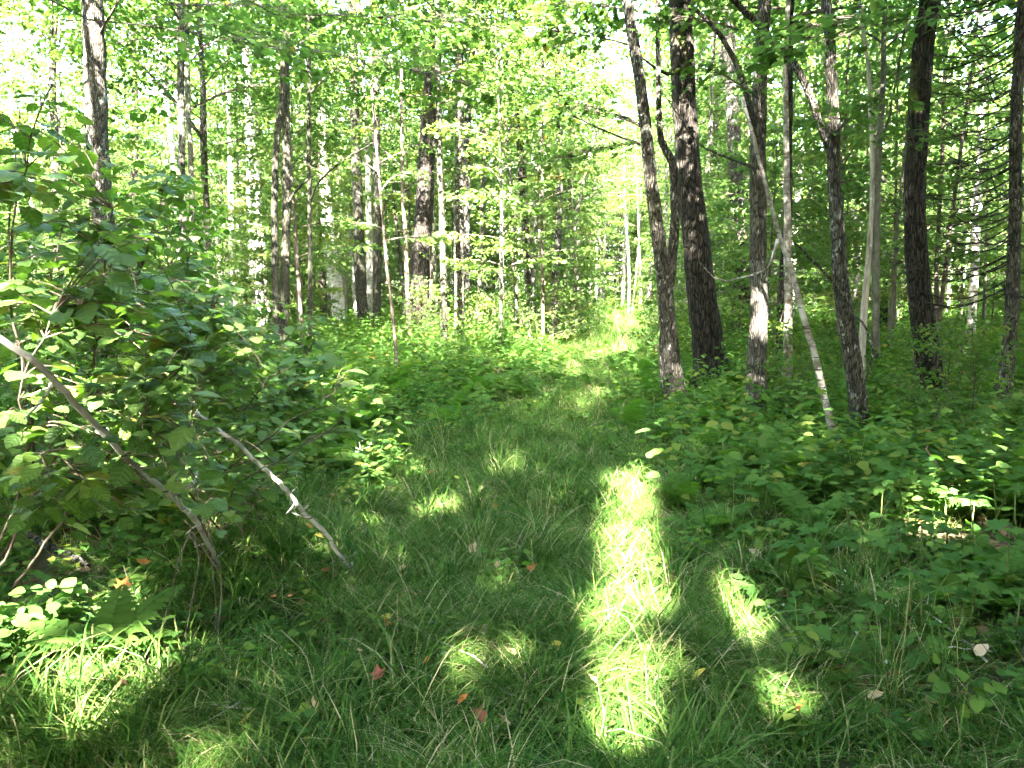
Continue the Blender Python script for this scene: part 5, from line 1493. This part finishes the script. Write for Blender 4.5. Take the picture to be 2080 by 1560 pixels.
# fallen leaves on the grass
FLM = {}
def fallen(u, v, kind, s=.07, tmpl='o', z=.095):
    s = s * (.95 if tmpl == 'o' else .75)
    key = (kind, tmpl)
    if key not in FLM:
        gl = np.random.default_rng(len(FLM) + 40)
        V, T = leaf_ovate(6) if tmpl == 'o' else leaf_maple()
        V = V.copy(); V[:, 2] = .45 * np.abs(V[:, 0]) ** 1.5 * gl.uniform(.5, 1.6) + .35 * (V[:, 1] - .4) ** 2 + gl.normal(0, .025, len(V))
        FLM[key] = new_mesh('fallen_leaf', V, T, M['leaf_' + kind], np.full(len(V), .5))
    p = at_ground(u, v)
    o = obj('fallen_leaf', FLM[key], None, (p[0], p[1], p[2] + z))
    o.scale = (s, s, s)
    o.rotation_euler = (random.uniform(.15, .8), random.uniform(-.5, .5), random.uniform(0, 6.28))
    nm = {'orange': 'orange', 'yellow': 'yellow', 'tan': 'pale tan', 'red': 'dark red'}[kind]
    tag(o, '%s %s leaf fallen on the grass' % (nm, 'lobed' if tmpl == 'm' else 'oval'), 'leaf', '%s %s fallen leaves' % (nm, 'lobed' if tmpl == 'm' else 'oval'))
for a in [(1075, 1195, 'orange', .08, 'm'), (955, 1158, 'tan', .07), (780, 1305, 'yellow', .06), (790, 1318, 'orange', .05), (915, 1300, 'yellow', .06), (995, 1328, 'tan', .06),
          (1115, 1365, 'yellow', .07), (1045, 1380, 'tan', .07), (770, 1430, 'red', .08, 'm'), (985, 1515, 'red', .08, 'm'), (1035, 1530, 'tan', .06), (1405, 1432, 'yellow', .08), (1405, 1070, 'orange', .06),
          (1425, 1115, 'yellow', .05), (1545, 1165, 'tan', .08), (1575, 1250, 'red', .11, 'm'), (1510, 1365, 'tan', .08), (1695, 1405, 'orange', .08), (1475, 1370, 'tan', .05), (290, 1230, 'orange', .09, 'm', .2),
          (250, 1290, 'orange', .09, 'm', .2), (660, 1200, 'orange', .06), (645, 1495, 'tan', .08, 'm'), (490, 1530, 'yellow', .07), (270, 1450, 'red', .09, 'm'), (855, 955, 'yellow', .06), (870, 985, 'orange', .06),
          (900, 942, 'yellow', .06, 'm'), (790, 1095, 'orange', .05), (1010, 1190, 'tan', .05), (1535, 900, 'orange', .07), (1570, 910, 'yellow', .07), (775, 888, 'tan', .08), (1270, 815, 'orange', .07), (1390, 925, 'orange', .06),
          (845, 1250, 'orange', .05), (1160, 1030, 'tan', .06), (1210, 1440, 'tan', .05), (560, 1245, 'tan', .07), (120, 1330, 'tan', .07), (1640, 1235, 'tan', .06), (1590, 1010, 'yellow', .06), (1450, 1180, 'tan', .05),
          (640, 1130, 'orange', .08, 'o', .15), (655, 1145, 'yellow', .08, 'm', .15), (620, 1130, 'orange', .06), (1010, 1060, 'orange', .05), (700, 1050, 'tan', .05), (810, 1195, 'tan', .05), (930, 1480, 'orange', .05), (1330, 1490, 'tan', .05),
          (1130, 1250, 'tan', .05), (860, 1390, 'orange', .05), (725, 1370, 'tan', .05), (1850, 1320, 'yellow', .05), (1980, 1380, 'tan', .07), (1760, 1470, 'tan', .06), (1620, 1500, 'orange', .05)]:
    fallen(*a)

# dead twigs on the ground
gt = np.random.default_rng(64)
for k in range(34):
    u, v = (gt.uniform(380, 1500), gt.uniform(900, 1500)) if k % 2 else (gt.uniform(1450, 2060), gt.uniform(860, 1350))
    p = at_ground(u, v)
    L = gt.uniform(.18, .6); a = gt.uniform(0, 6.28)
    n = 9
    st = np.linspace(-.5, .5, n)
    C = np.stack([np.cos(a) * st * L, np.sin(a) * st * L, .05 + .05 * gt.uniform() * (st + .5)], -1) + np.cumsum(gt.normal(0, .006, (n, 3)), axis=0)
    t = thing('dead_twig', 'thin %s dead twig lying in the growth nearest %s' % (('pale', 'brown')[k % 3 == 0], beside(p)), 'twig', p, 'dead twigs on the ground')
    V, Q, T = tube(C, np.linspace(.0055, .0025, n), 5, .08, k); ge = Geo(); ge.add(V, Q, T)
    st_ = obj('stem', ge.mesh('stem', M['b_brown'] if k % 3 == 0 else M['b_dead']), t)
    V, Q, T = tube([C[5], C[5] + np.array([gt.normal(0, .05), gt.normal(0, .05), .03]), C[5] + np.array([gt.normal(0, .1), gt.normal(0, .1), .05])], [.003, .0025, .0015], 4); ge = Geo(); ge.add(V, Q, T)
    obj('side_twig', ge.mesh('side_twig', M['b_brown'] if k % 3 == 0 else M['b_dead']), st_)
